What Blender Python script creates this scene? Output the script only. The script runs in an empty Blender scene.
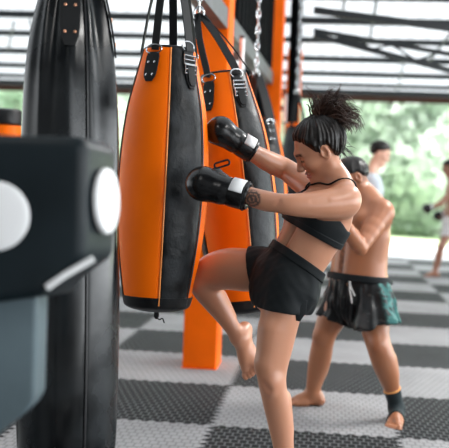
import bpy, bmesh, math, random
import numpy as np
from mathutils import Vector, Matrix

random.seed(7)
RNG = np.random.default_rng(7)
SC = bpy.context.scene
COL = SC.collection

# ------------------------------------------------------------------ camera
FPX, CAM_H, PITCH, ROLL, YAW = 950.0, 1.345, 0.0498, 0.0392, 0.1067
CAM = np.array([0.569, -5.047, CAM_H])
_cy, _sy = math.cos(YAW), math.sin(YAW)
_cp, _sp = math.cos(PITCH), math.sin(PITCH)
_cr, _sr = math.cos(ROLL), math.sin(ROLL)
def _yaw(v): return np.array([_cy*v[0]-_sy*v[1], _sy*v[0]+_cy*v[1], v[2]])
FWD = _yaw(np.array([0, _cp, -_sp]))
UP0 = _yaw(np.array([0, _sp, _cp]))
RT0 = _yaw(np.array([1.0, 0, 0]))
RT = _cr*RT0 + _sr*UP0
UPV = -_sr*RT0 + _cr*UP0
def P(px, py, d):
    """a point of the place seen at pixel (px, py), d metres in front of the camera"""
    return CAM + d*(FWD + (px-224.5)/FPX*RT - (py-224)/FPX*UPV)
def V(x, y, z=0.0):
    """direction given as right, up, away"""
    v = x*RT + y*UPV + z*FWD
    return v/np.linalg.norm(v)
def on_z(px, py, z):
    d = FWD + (px-224.5)/FPX*RT - (py-224)/FPX*UPV
    t = (z-CAM[2])/d[2]
    return CAM + t*d
def nrm(v): v = np.asarray(v, float); return v/np.linalg.norm(v)

cam_data = bpy.data.cameras.new('camera'); cam = bpy.data.objects.new('camera', cam_data); COL.objects.link(cam)
cam_data.sensor_width = 36; cam_data.sensor_fit = 'HORIZONTAL'; cam_data.lens = FPX*36/449
m = Matrix.Identity(4)
for i in range(3):
    m[i][0], m[i][1], m[i][2], m[i][3] = RT[i], UPV[i], -FWD[i], CAM[i]
cam.matrix_world = m
cam_data.clip_start = 0.05; cam_data.clip_end = 300
cam_data.dof.use_dof = True; cam_data.dof.focus_distance = 3.8; cam_data.dof.aperture_fstop = 2.5
SC.camera = cam

# ------------------------------------------------------------------ materials
def srgb(r, g, b):
    f = lambda c: (c/255/12.92 if c/255 <= .04045 else ((c/255+.055)/1.055)**2.4)
    return (f(r), f(g), f(b), 1)
def mat(name, col, rough=.5, spec=.5, metal=0, bump=None, vary=None, attr=False, coat=0, sss=0, sheen=0, coord='Object'):
    m = bpy.data.materials.new(name); m.use_nodes = True
    nt = m.node_tree; b = nt.nodes['Principled BSDF']; L = nt.links.new
    b.inputs['Base Color'].default_value = col
    b.inputs['Roughness'].default_value = rough; b.inputs['Metallic'].default_value = metal
    b.inputs['Specular IOR Level'].default_value = spec
    b.inputs['Coat Weight'].default_value = coat; b.inputs['Coat Roughness'].default_value = .15
    if sheen: b.inputs['Sheen Weight'].default_value = sheen
    if sss:
        b.inputs['Subsurface Weight'].default_value = sss
        b.inputs['Subsurface Radius'].default_value = (.02, .008, .004); b.inputs['Subsurface Scale'].default_value = 1.0
    tc = nt.nodes.new('ShaderNodeTexCoord')
    src = None
    if attr:
        a = nt.nodes.new('ShaderNodeAttribute'); a.attribute_name = 'tint'; src = a.outputs['Color']
        L(src, b.inputs['Base Color'])
    if vary:
        scale, amt = vary
        n = nt.nodes.new('ShaderNodeTexNoise'); n.inputs['Scale'].default_value = scale; n.inputs['Detail'].default_value = 5
        L(tc.outputs[coord], n.inputs['Vector'])
        mr = nt.nodes.new('ShaderNodeMapRange'); mr.inputs[1].default_value = .3; mr.inputs[2].default_value = .7
        mr.inputs[3].default_value = 1-amt; mr.inputs[4].default_value = 1+amt
        L(n.outputs['Fac'], mr.inputs[0])
        mx = nt.nodes.new('ShaderNodeMix'); mx.data_type = 'RGBA'; mx.blend_type = 'MULTIPLY'; mx.inputs[0].default_value = 1
        mx.inputs[6].default_value = col
        if src is not None: L(src, mx.inputs[6])
        cb = nt.nodes.new('ShaderNodeCombineXYZ')
        for k in range(3): L(mr.outputs[0], cb.inputs[k])
        L(cb.outputs[0], mx.inputs[7]); L(mx.outputs[2], b.inputs['Base Color'])
        rr = nt.nodes.new('ShaderNodeMapRange'); rr.inputs[1].default_value = .3; rr.inputs[2].default_value = .7
        rr.inputs[3].default_value = max(0, rough-.1); rr.inputs[4].default_value = min(1, rough+.12)
        L(n.outputs['Fac'], rr.inputs[0]); L(rr.outputs[0], b.inputs['Roughness'])
    if bump:
        scale, strength = bump[:2]
        n = nt.nodes.new('ShaderNodeTexNoise'); n.inputs['Scale'].default_value = scale; n.inputs['Detail'].default_value = 6
        L(tc.outputs[coord], n.inputs['Vector'])
        bp = nt.nodes.new('ShaderNodeBump'); bp.inputs['Strength'].default_value = strength; bp.inputs['Distance'].default_value = bump[2] if len(bump) > 2 else .01
        L(n.outputs['Fac'], bp.inputs['Height']); L(bp.outputs[0], b.inputs['Normal'])
    return m

def leafmat(name, col):
    m = bpy.data.materials.new(name); m.use_nodes = True; nt = m.node_tree; nt.nodes.remove(nt.nodes['Principled BSDF'])
    d = nt.nodes.new('ShaderNodeBsdfDiffuse'); t = nt.nodes.new('ShaderNodeBsdfTranslucent'); x = nt.nodes.new('ShaderNodeMixShader')
    d.inputs[0].default_value = col; t.inputs[0].default_value = col; x.inputs[0].default_value = .5
    nt.links.new(d.outputs[0], x.inputs[1]); nt.links.new(t.outputs[0], x.inputs[2]); nt.links.new(x.outputs[0], nt.nodes['Material Output'].inputs[0])
    return m
M = {}
M['black_leather'] = mat('black leather', (.006, .007, .008, 1), .36, .28, bump=(38, .35, .006), vary=(9, .5))
M['gloss_leather'] = mat('glossy black leather', (.005, .007, .0085, 1), .22, .42, bump=(14, .10, .006), vary=(6, .7))
M['worn_leather'] = mat('worn black leather', (.014, .0165, .0185, 1), .42, .26, bump=(26, .5, .008), vary=(10, .95))
M['orange_vinyl'] = mat('orange vinyl', (1.0, .165, .0, 1), .45, .15, bump=(18, .12, .006), vary=(5, .06))
M['orange_paint'] = mat('orange paint', (.97, .145, .0, 1), .55, .15, vary=(3, .12))
M['piping'] = mat('orange piping', (.95, .30, .05, 1), .4, .5)
M['dark_piping'] = mat('black piping', (.02, .02, .022, 1), .3, .6)
M['strap'] = mat('black webbing', (.006, .007, .008, 1), .6, .25, bump=(160, .3, .002))
M['chrome'] = mat('steel', (.62, .64, .66, 1), .22, .5, metal=1)
M['copper'] = mat('copper rivet', (.72, .36, .22, 1), .3, .5, metal=1)
M['glove'] = mat('glossy black glove leather', (.004, .0045, .005, 1), .24, .38, bump=(45, .25, .004), coat=.06)
M['white'] = mat('white vinyl', (.80, .81, .82, 1), .5, .4)
M['pad'] = mat('soft black vinyl', (.004, .009, .012, 1), .42, .22, vary=(4, .3))
M['pad_blue'] = mat('grey blue vinyl', (.075, .105, .12, 1), .5, .3, vary=(5, .2))
M['skin'] = mat('skin', (1, 1, 1, 1), .36, .5, attr=True, bump=(120, .06, .002), sss=.12)
M['hair'] = mat('dark brown hair', (.006, .0042, .0035, 1), .36, .3, bump=(150, .4, .003))
M['hair_tail'] = mat('brown hair strands', (.032, .0135, .008, 1), .4, .35, vary=(30, .5))
M['cloth'] = mat('black stretch fabric', (.006, .0085, .010, 1), .65, .2, bump=(220, .2, .002))
M['satin'] = mat('satin boxing shorts', (1, 1, 1, 1), .4, .22, attr=True)
M['cord'] = mat('white cord', (.75, .75, .74, 1), .7, .3)
M['grey_shirt'] = mat('grey shirt', (.42, .46, .50, 1), .8, .2)
M['wall_dark'] = mat('dark sheet metal', (.003, .0035, .004, 1), .8, .04)
M['steel_grey'] = mat('grey painted steel', (.10, .105, .11, 1), .5, .4, vary=(4, .15))
M['purlin'] = mat('dark roof steel', (.012, .016, .019, 1), .55, .4)
M['fascia'] = mat('rusty brown fascia', (.10, .035, .022, 1), .6, .3)
M['concrete'] = mat('pale concrete', (.66, .67, .67, 1), .8, .2, vary=(1.5, .1))
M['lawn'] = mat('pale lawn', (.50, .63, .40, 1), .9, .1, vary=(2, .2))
M['leaf'] = leafmat('pale foliage', (.70, .79, .70, 1))  # washed-out haze is put into both leaf colours, no mist is built
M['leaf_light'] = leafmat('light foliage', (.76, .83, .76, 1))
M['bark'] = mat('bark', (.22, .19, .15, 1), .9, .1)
M['hill'] = mat('hazy hillside', (.66, .77, .66, 1), .95, .05, vary=(.25, .2))  # distance haze mixed into the green itself
M['brace'] = mat('black elastic support', (.011, .02, .023, 1), .7, .3, bump=(200, .3, .002))
M['brace_trim'] = mat('orange elastic edge', (.75, .35, .12, 1), .7, .3)

# ------------------------------------------------------------------ object helpers
def link(name, me, m, parent=None, origin=None):
    o = bpy.data.objects.new(name, me); COL.objects.link(o)
    if m is not None: me.materials.append(m)
    if origin is not None:
        me.transform(Matrix.Translation(-Vector(origin))); o.location = Vector(origin)
    if parent is not None:
        o.parent = parent
        if parent.type == 'EMPTY' or True:
            o.matrix_parent_inverse = parent.matrix_basis.inverted()
    return o
def empty(name, loc, label, cat, group=None):
    o = bpy.data.objects.new(name, None); COL.objects.link(o); o.location = Vector(loc)
    o.empty_display_size = .1
    return tag(o, label, cat, group)
def tag(o, label, cat, group=None):
    o['label'] = label; o['category'] = cat
    if group: o['group'] = group
    return o
def struct(o): o['kind'] = 'structure'; return o
def mesh_np(name, v, f, smooth=True):
    me = bpy.data.meshes.new(name)
    v = np.asarray(v, np.float32); f = np.asarray(f, np.int32); k = f.shape[1]
    me.vertices.add(len(v)); me.vertices.foreach_set('co', v.ravel())
    me.loops.add(f.size); me.loops.foreach_set('vertex_index', f.ravel())
    me.polygons.add(len(f)); me.polygons.foreach_set('loop_start', np.arange(0, f.size, k, dtype=np.int32))
    me.update(calc_edges=True); me.validate()
    if smooth: me.polygons.foreach_set('use_smooth', np.ones(len(me.polygons), bool))
    return me
class MB:
    """collects shapes into one mesh"""
    def __init__(s): s.bm = bmesh.new()
    def grid(s, rows, closed=True, cap=False):
        R = [[s.bm.verts.new(tuple(p)) for p in r] for r in rows]
        n = len(rows[0])
        for a, b in zip(R[:-1], R[1:]):
            for i in range(n if closed else n-1):
                j = (i+1) % n
                try: s.bm.faces.new((a[i], a[j], b[j], b[i]))
                except ValueError: pass
        if cap and closed:
            s.bm.faces.new(R[0][::-1]); s.bm.faces.new(R[-1])
        return s
    def tube(s, pts, r, n=8, closed=False, flat=None):
        pts = [np.asarray(p, float) for p in pts]; N = len(pts)
        rr = r if hasattr(r, '__len__') else [r]*N
        rows = []; prev = None
        for i, p in enumerate(pts):
            if closed: t = nrm(pts[(i+1) % N]-pts[i-1])
            else: t = nrm(pts[min(i+1, N-1)]-pts[max(i-1, 0)])
            if prev is None:
                h = np.array([0, 0, 1.0]) if abs(t[2]) < .9 else np.array([1.0, 0, 0])
                u = nrm(np.cross(t, h))
            else: u = nrm(prev - t*np.dot(prev, t))
            prev = u; w = np.cross(t, u)
            rows.append([p + rr[i]*(math.cos(a)*u + math.sin(a)*w) for a in np.linspace(0, 2*math.pi, n, endpoint=False)])
        if closed: rows.append(rows[0]); s.grid(rows); bmesh.ops.remove_doubles(s.bm, verts=s.bm.verts, dist=1e-6)
        else: s.grid(rows, cap=True)
        return s
    def ribbon(s, pts, w, th, face):
        """flat strap along pts; face(i) or vector: the outward normal"""
        pts = [np.asarray(p, float) for p in pts]; N = len(pts); rows = []
        for i, p in enumerate(pts):
            t = nrm(pts[min(i+1, N-1)]-pts[max(i-1, 0)])
            n0 = face[i] if isinstance(face, list) else face
            u = nrm(np.cross(t, n0)); n = nrm(np.cross(u, t))
            ww = w[i] if hasattr(w, '__len__') else w
            rows.append([p+u*ww/2+n*th/2, p+u*ww/2-n*th/2, p-u*ww/2-n*th/2, p-u*ww/2+n*th/2])
        s.grid(rows, cap=True); return s
    def box(s, c, x, y, z):
        """box centred at c with half-axis vectors x, y, z"""
        c, x, y, z = [np.asarray(k, float) for k in (c, x, y, z)]
        v = [s.bm.verts.new(tuple(c+i*x+j*y+k*z)) for i in (-1, 1) for j in (-1, 1) for k in (-1, 1)]
        for q in ((0,1,3,2),(4,6,7,5),(0,4,5,1),(2,3,7,6),(0,2,6,4),(1,5,7,3)): s.bm.faces.new([v[i] for i in q])
        return s
    def bar(s, a, b, w, h):
        a, b = np.asarray(a, float), np.asarray(b, float); t = nrm(b-a)
        u = nrm(np.cross(t, (0, 0, 1))) if abs(t[2]) < .95 else np.array([1.0, 0, 0])
        n = np.cross(u, t)
        return s.box((a+b)/2, (b-a)/2, u*w/2, n*h/2)
    def build(s, name, m, parent=None, smooth=True, bevel=0, origin=None, angle=40):
        bmesh.ops.recalc_face_normals(s.bm, faces=s.bm.faces)
        if bevel:
            bmesh.ops.bevel(s.bm, geom=[e for e in s.bm.edges if e.is_manifold and e.calc_face_angle(0) > .5], offset=bevel, segments=3, profile=.6, affect='EDGES')
        me = bpy.data.meshes.new(name); s.bm.to_mesh(me); s.bm.free()
        if smooth:
            me.polygons.foreach_set('use_smooth', np.ones(len(me.polygons), bool))
            me.set_sharp_from_angle(angle=math.radians(angle))
        return link(name, me, m, parent, origin)

# ------------------------------------------------------------------ implicit surfaces (bodies, gloves, clothes)
def cap(a, b, ra, rb=None, k=None, sq=None, neg=False):
    return dict(t='c', a=np.asarray(a, float), b=np.asarray(b, float), ra=ra, rb=ra if rb is None else rb, k=k, sq=sq, neg=neg)
def ell(c, r, axes=None, k=None, neg=False):
    return dict(t='e', c=np.asarray(c, float), r=np.asarray(r, float), ax=np.eye(3) if axes is None else np.asarray(axes, float), k=k, neg=neg)
def grp(prims, k=.01, kin=.01): return dict(t='g', p=prims, k=k, kin=kin, neg=False)
def bounds(p):
    if p['t'] == 'c':
        r = max(p['ra'], p['rb']); return np.minimum(p['a'], p['b'])-r, np.maximum(p['a'], p['b'])+r
    if p['t'] == 'e':
        r = p['r'].max(); return p['c']-r, p['c']+r
    b = [bounds(q) for q in p['p'] if not q['neg']]
    return np.min([x[0] for x in b], 0), np.max([x[1] for x in b], 0)
def dist(p, X):
    if p['t'] == 'c':
        Y = X - p['a'].astype(np.float32); ab = p['b']-p['a']
        if p['sq'] is not None:
            n, s = p['sq']; n = nrm(n)
            Y = Y + (Y@n.astype(np.float32))[..., None]*(n*(1/s-1)).astype(np.float32)
            ab = ab + (ab@n)*n*(1/s-1)
        L2 = max(ab@ab, 1e-12)
        t = np.clip((Y@ab.astype(np.float32))/np.float32(L2), 0, 1)
        d = np.sqrt(((Y - t[..., None]*ab.astype(np.float32))**2).sum(-1)) - (p['ra']+(p['rb']-p['ra'])*t)
        return d if p['sq'] is None else d*(.5+.5*min(1, p['sq'][1]))
    Y = (X - p['c'].astype(np.float32))@p['ax'].T.astype(np.float32)
    r = p['r'].astype(np.float32)
    k0 = np.sqrt(((Y/r)**2).sum(-1)); k1 = np.sqrt(((Y/(r*r))**2).sum(-1))
    return np.where(k1 > 1e-6, k0*(k0-1)/np.maximum(k1, 1e-6), -r.min())
def smin(a, b, k):
    h = np.maximum(k-np.abs(a-b), 0)/k
    return np.minimum(a, b)-h*h*k*.25
class Field:
    def __init__(s, lo, hi, h):
        s.lo = np.asarray(lo, float); s.h = h
        s.n = np.ceil((np.asarray(hi)-s.lo)/h).astype(int)+1
        s.F = np.full(s.n, 1.0, np.float32)
    def coords(s, i0, i1):
        ax = [(s.lo[k]+s.h*np.arange(i0[k], i1[k])).astype(np.float32) for k in range(3)]
        return np.stack(np.meshgrid(*ax, indexing='ij'), -1)
    def add(s, prims, k=.015):
        for p in prims:
            kk = p['k'] if p['k'] is not None else k
            lo, hi = bounds(p); mg = kk+3*s.h
            i0 = np.clip(np.floor((lo-mg-s.lo)/s.h).astype(int), 0, s.n); i1 = np.clip(np.ceil((hi+mg-s.lo)/s.h).astype(int)+1, 0, s.n)
            if (i1 <= i0).any(): continue
            sl = tuple(slice(a, b) for a, b in zip(i0, i1))
            if p['t'] == 'g':
                sub = Field.__new__(Field); sub.lo = s.lo+s.h*i0; sub.h = s.h; sub.n = i1-i0
                sub.F = np.full(sub.n, 1.0, np.float32); sub.add(p['p'], p['kin']); d = sub.F
            else: d = dist(p, s.coords(i0, i1))
            if p['neg']: s.F[sl] = -smin(-s.F[sl], d, kk)
            else: s.F[sl] = smin(s.F[sl], d, kk)
        return s
    def clip(s, fn):
        """intersect with fn(X) < 0"""
        for i in range(0, s.n[0], 16):
            j = min(i+16, s.n[0])
            s.F[i:j] = np.maximum(s.F[i:j], fn(s.coords((i, 0, 0), (j, s.n[1], s.n[2]))).astype(np.float32))
        return s
    def offset(s, fn):
        for i in range(0, s.n[0], 16):
            j = min(i+16, s.n[0])
            s.F[i:j] -= fn(s.coords((i, 0, 0), (j, s.n[1], s.n[2]))) if callable(fn) else fn
        return s
    def at(s, X):
        X = np.atleast_2d(X); g = (X-s.lo)/s.h; i = np.clip(np.floor(g).astype(int), 0, s.n-2); f = g-i; out = 0
        for a in (0, 1):
            for b in (0, 1):
                for c in (0, 1):
                    w = (f[:, 0] if a else 1-f[:, 0])*(f[:, 1] if b else 1-f[:, 1])*(f[:, 2] if c else 1-f[:, 2])
                    out = out + w*s.F[i[:, 0]+a, i[:, 1]+b, i[:, 2]+c]
        return out
    def snap(s, p, off=0.0, it=14):
        p = np.asarray(p, float).copy(); e = s.h
        for _ in range(it):
            d = s.at(p)[0]-off
            g = np.array([s.at(p+e*q)[0]-s.at(p-e*q)[0] for q in np.eye(3)])
            if np.linalg.norm(g) < 1e-6: break
            p -= .7*d*g/np.linalg.norm(g)
        return p
    def mesh(s):
        F = s.F; ins = F < 0
        c = np.zeros(np.array(F.shape)-1, np.uint8); offs = [(a, b, d) for a in (0, 1) for b in (0, 1) for d in (0, 1)]
        n = c.shape
        for a, b, d in offs: c += ins[a:a+n[0], b:b+n[1], d:d+n[2]]
        I = np.argwhere((c > 0) & (c < 8)); idx = np.full(n, -1, np.int32); idx[tuple(I.T)] = np.arange(len(I))
        val = np.stack([F[I[:, 0]+a, I[:, 1]+b, I[:, 2]+d] for a, b, d in offs], 1)
        acc = np.zeros((len(I), 3)); cnt = np.zeros(len(I))
        for i in range(8):
            for j in range(i+1, 8):
                oi, oj = np.array(offs[i]), np.array(offs[j])
                if abs(oi-oj).sum() != 1: continue
                x, y = val[:, i], val[:, j]; mk = (x < 0) != (y < 0)
                t = np.where(mk, x/np.where(mk, x-y, 1), 0)
                acc += np.where(mk[:, None], oi+(oj-oi)*t[:, None], 0); cnt += mk
        v = s.lo+s.h*(I+acc/cnt[:, None])
        quads = []
        for ax in range(3):
            sl0 = [slice(1, -1)]*3; sl1 = [slice(1, -1)]*3
            sl0[ax] = slice(0, -1); sl1[ax] = slice(1, None)
            A, B = ins[tuple(sl0)], ins[tuple(sl1)]
            for flip, mk in ((False, A & ~B), (True, ~A & B)):
                E = np.argwhere(mk)
                if not len(E): continue
                o = [1, 1, 1]; o[ax] = 0; E = E+np.array(o)
                u, w = (ax+1) % 3, (ax+2) % 3
                def cell(du, dw):
                    C = E.copy(); C[:, u] += du; C[:, w] += dw; return idx[tuple(C.T)]
                q = np.stack([cell(-1, -1), cell(0, -1), cell(0, 0), cell(-1, 0)], 1)
                quads.append(q[:, ::-1] if flip else q)
        q = np.concatenate(quads); q = q[(q >= 0).all(1)]
        return v, q
def solid(name, prims, h, m, parent=None, k=.015, post=None, tint=None, origin=None, pad=.03, smooth_it=2):
    bs = [bounds(p) for p in prims if not p['neg']]
    f = Field(np.min([b[0] for b in bs], 0)-pad, np.max([b[1] for b in bs], 0)+pad, h).add(prims, k)
    if post: post(f)
    return field_obj(name, f, m, parent, tint, origin, smooth_it), f
def field_obj(name, f, m, parent=None, tint=None, origin=None, smooth_it=2):
    v, q = f.mesh()
    e = np.concatenate([q[:, [0, 1]], q[:, [1, 2]], q[:, [2, 3]], q[:, [3, 0]]])
    for it in range(smooth_it):
        for lam in (.5, -.52):
            a = np.zeros_like(v); c = np.zeros(len(v))
            for k in range(3): a[:, k] = np.bincount(e[:, 0], v[e[:, 1], k], len(v)) + np.bincount(e[:, 1], v[e[:, 0], k], len(v))
            c = np.bincount(e[:, 0], minlength=len(v))+np.bincount(e[:, 1], minlength=len(v))
            v = v + lam*(a/np.maximum(c, 1)[:, None]-v)
    me = mesh_np(name, v, q)
    if tint is not None:
        col = tint(v); at = me.color_attributes.new('tint', 'FLOAT_COLOR', 'POINT')
        c4 = np.ones((len(v), 4), np.float32); c4[:, :3] = col; at.data.foreach_set('color', c4.ravel())
    return link(name, me, m, parent, origin)
def chain(pts, conv, k=None, sub=4):
    """smooth limb through (px, py, dd, r) keyed points; conv maps (px, py, dd) to world and radius px to metres"""
    K = np.array(pts, float); out = []
    n = len(K); seq = []
    for i in range(n-1):
        p0, p1, p2, p3 = K[max(i-1, 0)], K[i], K[i+1], K[min(i+2, n-1)]
        for s in range(sub):
            t = s/sub
            seq.append(.5*((2*p1)+(-p0+p2)*t+(2*p0-5*p1+4*p2-p3)*t*t+(-p0+3*p1-3*p2+p3)*t**3))
    seq.append(K[-1])
    W = [(conv(*q[:3]), conv.r(q[3], q[2])) for q in seq]
    return [cap(a[0], b[0], a[1], b[1], k=k) for a, b in zip(W[:-1], W[1:])]
class Conv:
    def __init__(s, D): s.D = D
    def __call__(s, px, py, dd=0.0): return P(px, py, s.D+dd)
    def r(s, rp, dd=0.0): return rp*(s.D+dd)/FPX

# ------------------------------------------------------------------ anatomy
class Head:
    """face frame: f forward, u up, s to the person's own left; c the centre of the head"""
    def __init__(s, c, f, u, k=1.0):
        s.c = np.asarray(c, float); s.f = nrm(f); s.u = nrm(np.asarray(u)-np.dot(u, s.f)*s.f); s.s = np.cross(s.u, s.f); s.k = k
        s.R = np.array([s.f, s.u, s.s])
    def w(s, f, u, t=0): return s.c+s.k*(f*s.f+u*s.u+t*s.s)
    def loc(s, X): return (np.asarray(X)-s.c)@s.R.T/s.k
    def E(s, c, r, **kw): return ell(s.w(*c), np.array(r)*s.k, s.R, **kw)
    def C(s, a, b, ra, rb, **kw): return cap(s.w(*a), s.w(*b), ra*s.k, rb*s.k, **kw)
    def prims(s, ears=True):
        p = [s.E((-.012, .035, 0), (.096, .084, .075)),
             s.E((.018, -.005, 0), (.072, .085, .066), k=.03),
             s.C((.030, -.04, 0), (.055, -.085, 0), .050, .030, k=.03),
             s.E((.070, -.098, 0), (.022, .017, .022), k=.02)]
        for t in (-1, 1):
            p += [s.C((-.005, -.055, .050*t), (.062, -.095, .014*t), .020, .016, k=.025),
                  s.E((.058, -.022, .038*t), (.028, .024, .024), k=.02)]
        p += [s.C((.074, .024, -.035), (.083, .026, 0), .013, .014, k=.015), s.C((.083, .026, 0), (.074, .024, .035), .014, .013, k=.015)]
        for t in (-1, 1):
            p += [s.E((.094, .004, .032*t), (.017, .014, .020), k=.012, neg=True),
                  s.E((.070, .002, .031*t), (.0145, .0135, .015), k=.006),
                  s.C((.083, -.002, .018*t), (.076, -.003, .045*t), .0045, .004, k=.006)]
        p += [s.C((.086, .012, 0), (.108, -.032, 0), .0085, .0115, k=.012), s.E((.099, -.037, .011), (.010, .008, .008), k=.008), s.E((.099, -.037, -.011), (.010, .008, .008), k=.008),
              s.E((.086, -.059, 0), (.014, .0065, .024), k=.006), s.E((.084, -.072, 0), (.014, .0075, .021), k=.006),
              s.E((.094, -.0655, 0), (.010, .0022, .024), k=.004, neg=True)]
        if ears:
            for t in (-1, 1):
                p += [grp([s.E((-.006, -.006, .078*t), (.019, .031, .009)), s.E((.000, -.002, .085*t), (.011, .020, .010), k=.004, neg=True),
                           s.E((.010, -.006, .078*t), (.006, .009, .006))], k=.006, kin=.006)]
        return p
def foot(ank, heel_dir, up, L=.24, k=1.0, side=1):
    """foot prims: ank ankle joint, heel_dir toes direction, up the dorsum side; side +1 puts the big toe on the cross(up, dir) side"""
    f = nrm(heel_dir); u = nrm(np.asarray(up)-np.dot(up, f)*f); s = np.cross(u, f)*side
    w = lambda a, b, c=0: ank+k*(a*f+b*u+c*s)
    p = [cap(w(-.045, -.050, 0), w(-.03, -.02, 0), .030*k, .033*k),
         cap(w(-.03, -.045, 0), w(.06, -.055, .005), .030*k, .030*k, k=.02),
         cap(w(.0, -.012, 0), w(.09, -.045, .010), .033*k, .024*k, k=.03),
         cap(w(.06, -.055, .012), w(.12, -.062, .020), .028*k, .022*k, k=.02),
         cap(w(.05, -.060, -.012), w(.105, -.065, -.022), .024*k, .018*k, k=.02)]
    e = L-.075
    toes = [(.030, e, .0125), (.010, e-.003, .0095), (-.006, e-.010, .009), (-.021, e-.018, .0085), (-.034, e-.030, .008)]
    for c, a, r in toes:
        p.append(grp([cap(w(a-.06, -.062, c*.75), w(a-.012, -.066, c), r*.95*k, r*k), cap(w(a-.012, -.066, c), w(a-.002, -.072, c), r*k, r*.9*k)], k=.004, kin=.005))
    return p
def fist(wr, d, back, k=1.0, thumb=1):
    """closed hand: wr wrist, d towards the knuckles, back the back of the hand"""
    d = nrm(d); b = nrm(np.asarray(back)-np.dot(back, d)*d); s = np.cross(b, d)
    w = lambda x, y, z: wr+k*(x*d+y*b+z*s)
    p = [cap(w(0, 0, 0), w(.03, .002, 0), .027*k, .031*k), cap(w(.03, .004, -.02), w(.075, .006, -.028), .020*k, .016*k), cap(w(.03, .004, .02), w(.08, .006, .028), .020*k, .017*k)]
    for i, z in enumerate((.031, .010, -.011, -.030)):
        L = (.030, .034, .031, .026)[i]
        p.append(grp([cap(w(.078, .008, z), w(.086, -.022, z), .0115*k, .0105*k), cap(w(.086, -.022, z), w(.058, -.040, z), .0105*k, .010*k),
                      cap(w(.058, -.040, z), w(.044, -.022, z), .010*k, .009*k)], k=.004, kin=.004))
    p.append(grp([cap(w(.015, -.012, .028*thumb), w(.055, -.026, .045*thumb), .014*k, .012*k), cap(w(.055, -.026, .045*thumb), w(.070, -.050, .020*thumb), .0115*k, .0095*k)], k=.008, kin=.006))
    return p
def noise3(X, sc, seed=0):
    r = np.random.default_rng(seed); o = 0
    for i in range(6):
        d = r.normal(size=3); d /= np.linalg.norm(d)
        o = o + np.sin((X@d.astype(np.float32))*sc*(.7+.6*r.random())+r.random()*6.3)
    return o/6
# ================================================================== THE SETTING
def plane_hit(px, py, p0, n):
    d = FWD + (px-224.5)/FPX*RT - (py-224)/FPX*UPV
    p0, n = np.asarray(p0, float), np.asarray(n, float)
    return CAM + np.dot(p0-CAM, n)/np.dot(d, n)*d

# ---- floor: one metre interlocking foam tiles, black and grey
def floor_material():
    m = bpy.data.materials.new('checkered foam tiles'); m.use_nodes = True
    nt = m.node_tree; N = nt.nodes.new; L = nt.links.new; b = nt.nodes['Principled BSDF']
    tc = N('ShaderNodeTexCoord'); sx = N('ShaderNodeSeparateXYZ'); L(tc.outputs['Object'], sx.inputs[0])
    def math_(op, a, bb=None, c=None):
        n = N('ShaderNodeMath'); n.operation = op
        for i, q in enumerate((a, bb, c)):
            if q is None: continue
            if isinstance(q, (int, float)): n.inputs[i].default_value = q
            else: L(q, n.inputs[i])
        return n.outputs[0]
    X, Y = sx.outputs[0], sx.outputs[1]
    def tooth(q):
        t = math_('SINE', math_('MULTIPLY', q, 2*math.pi/.077))
        t = math_('MULTIPLY', t, 2.2); t = math_('MAXIMUM', math_('MINIMUM', t, 1.0), -1.0)
        return math_('MULTIPLY', t, .014)
    Xt, Yt = math_('ADD', X, tooth(Y)), math_('ADD', Y, tooth(X))
    par = math_('FLOORED_MODULO', math_('ADD', math_('FLOOR', Xt), math_('FLOOR', Yt)), 2.0)
    # distance to the seam
    def edge(q):
        f = math_('FRACT', q); return math_('MINIMUM', f, math_('SUBTRACT', 1.0, f))
    seam = math_('LESS_THAN', math_('MINIMUM', edge(Xt), edge(Yt)), .005)
    br = N('ShaderNodeTexBrick'); br.offset = .5; br.inputs['Scale'].default_value = 1.0
    br.inputs['Brick Width'].default_value = .044; br.inputs['Row Height'].default_value = .062
    br.inputs['Mortar Size'].default_value = .006; br.inputs['Mortar Smooth'].default_value = .3
    L(tc.outputs['Object'], br.inputs['Vector'])
    no = N('ShaderNodeTexNoise'); no.inputs['Scale'].default_value = 2.2; no.inputs['Detail'].default_value = 6; L(tc.outputs['Object'], no.inputs['Vector'])
    def mix(f, a, c, blend='MIX'):
        n = N('ShaderNodeMix'); n.data_type = 'RGBA'; n.blend_type = blend
        if isinstance(f, (int, float)): n.inputs[0].default_value = f
        else: L(f, n.inputs[0])
        for i, q in ((6, a), (7, c)):
            if isinstance(q, tuple): n.inputs[i].default_value = q
            else: L(q, n.inputs[i])
        return n.outputs[2]
    black = mix(br.outputs['Fac'], (.0075, .0085, .0095, 1), (.085, .089, .092, 1))
    grey = mix(br.outputs['Fac'], (.29, .29, .295, 1), (.21, .21, .215, 1))
    c = mix(par, grey, black)
    c = mix(seam, c, (.16, .16, .165, 1))
    ram = N('ShaderNodeMapRange'); ram.inputs[1].default_value = .3; ram.inputs[2].default_value = .75; ram.inputs[3].default_value = .82; ram.inputs[4].default_value = 1.12
    L(no.outputs['Fac'], ram.inputs[0])
    cb = N('ShaderNodeCombineXYZ')
    for k in range(3): L(ram.outputs[0], cb.inputs[k])
    c = mix(1.0, c, cb.outputs[0], 'MULTIPLY')
    L(c, b.inputs['Base Color']); b.inputs['Roughness'].default_value = .75; b.inputs['Specular IOR Level'].default_value = .12
    bp = N('ShaderNodeBump'); bp.inputs['Strength'].default_value = .6; bp.inputs['Distance'].default_value = .003; bp.invert = True
    L(br.outputs['Fac'], bp.inputs['Height']); L(bp.outputs[0], b.inputs['Normal'])
    return m
MAT_END = 12.5
b = MB(); b.box((1.5, (MAT_END-7)/2, -.02), (11.5, 0, 0), (0, (MAT_END+7)/2, 0), (0, 0, .02))
struct(b.build('floor', floor_material(), smooth=False))
b = MB(); b.box((1.5, (MAT_END+16)/2+.002, -.03), (13, 0, 0), (0, (16-MAT_END)/2, 0), (0, 0, .03))
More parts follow.
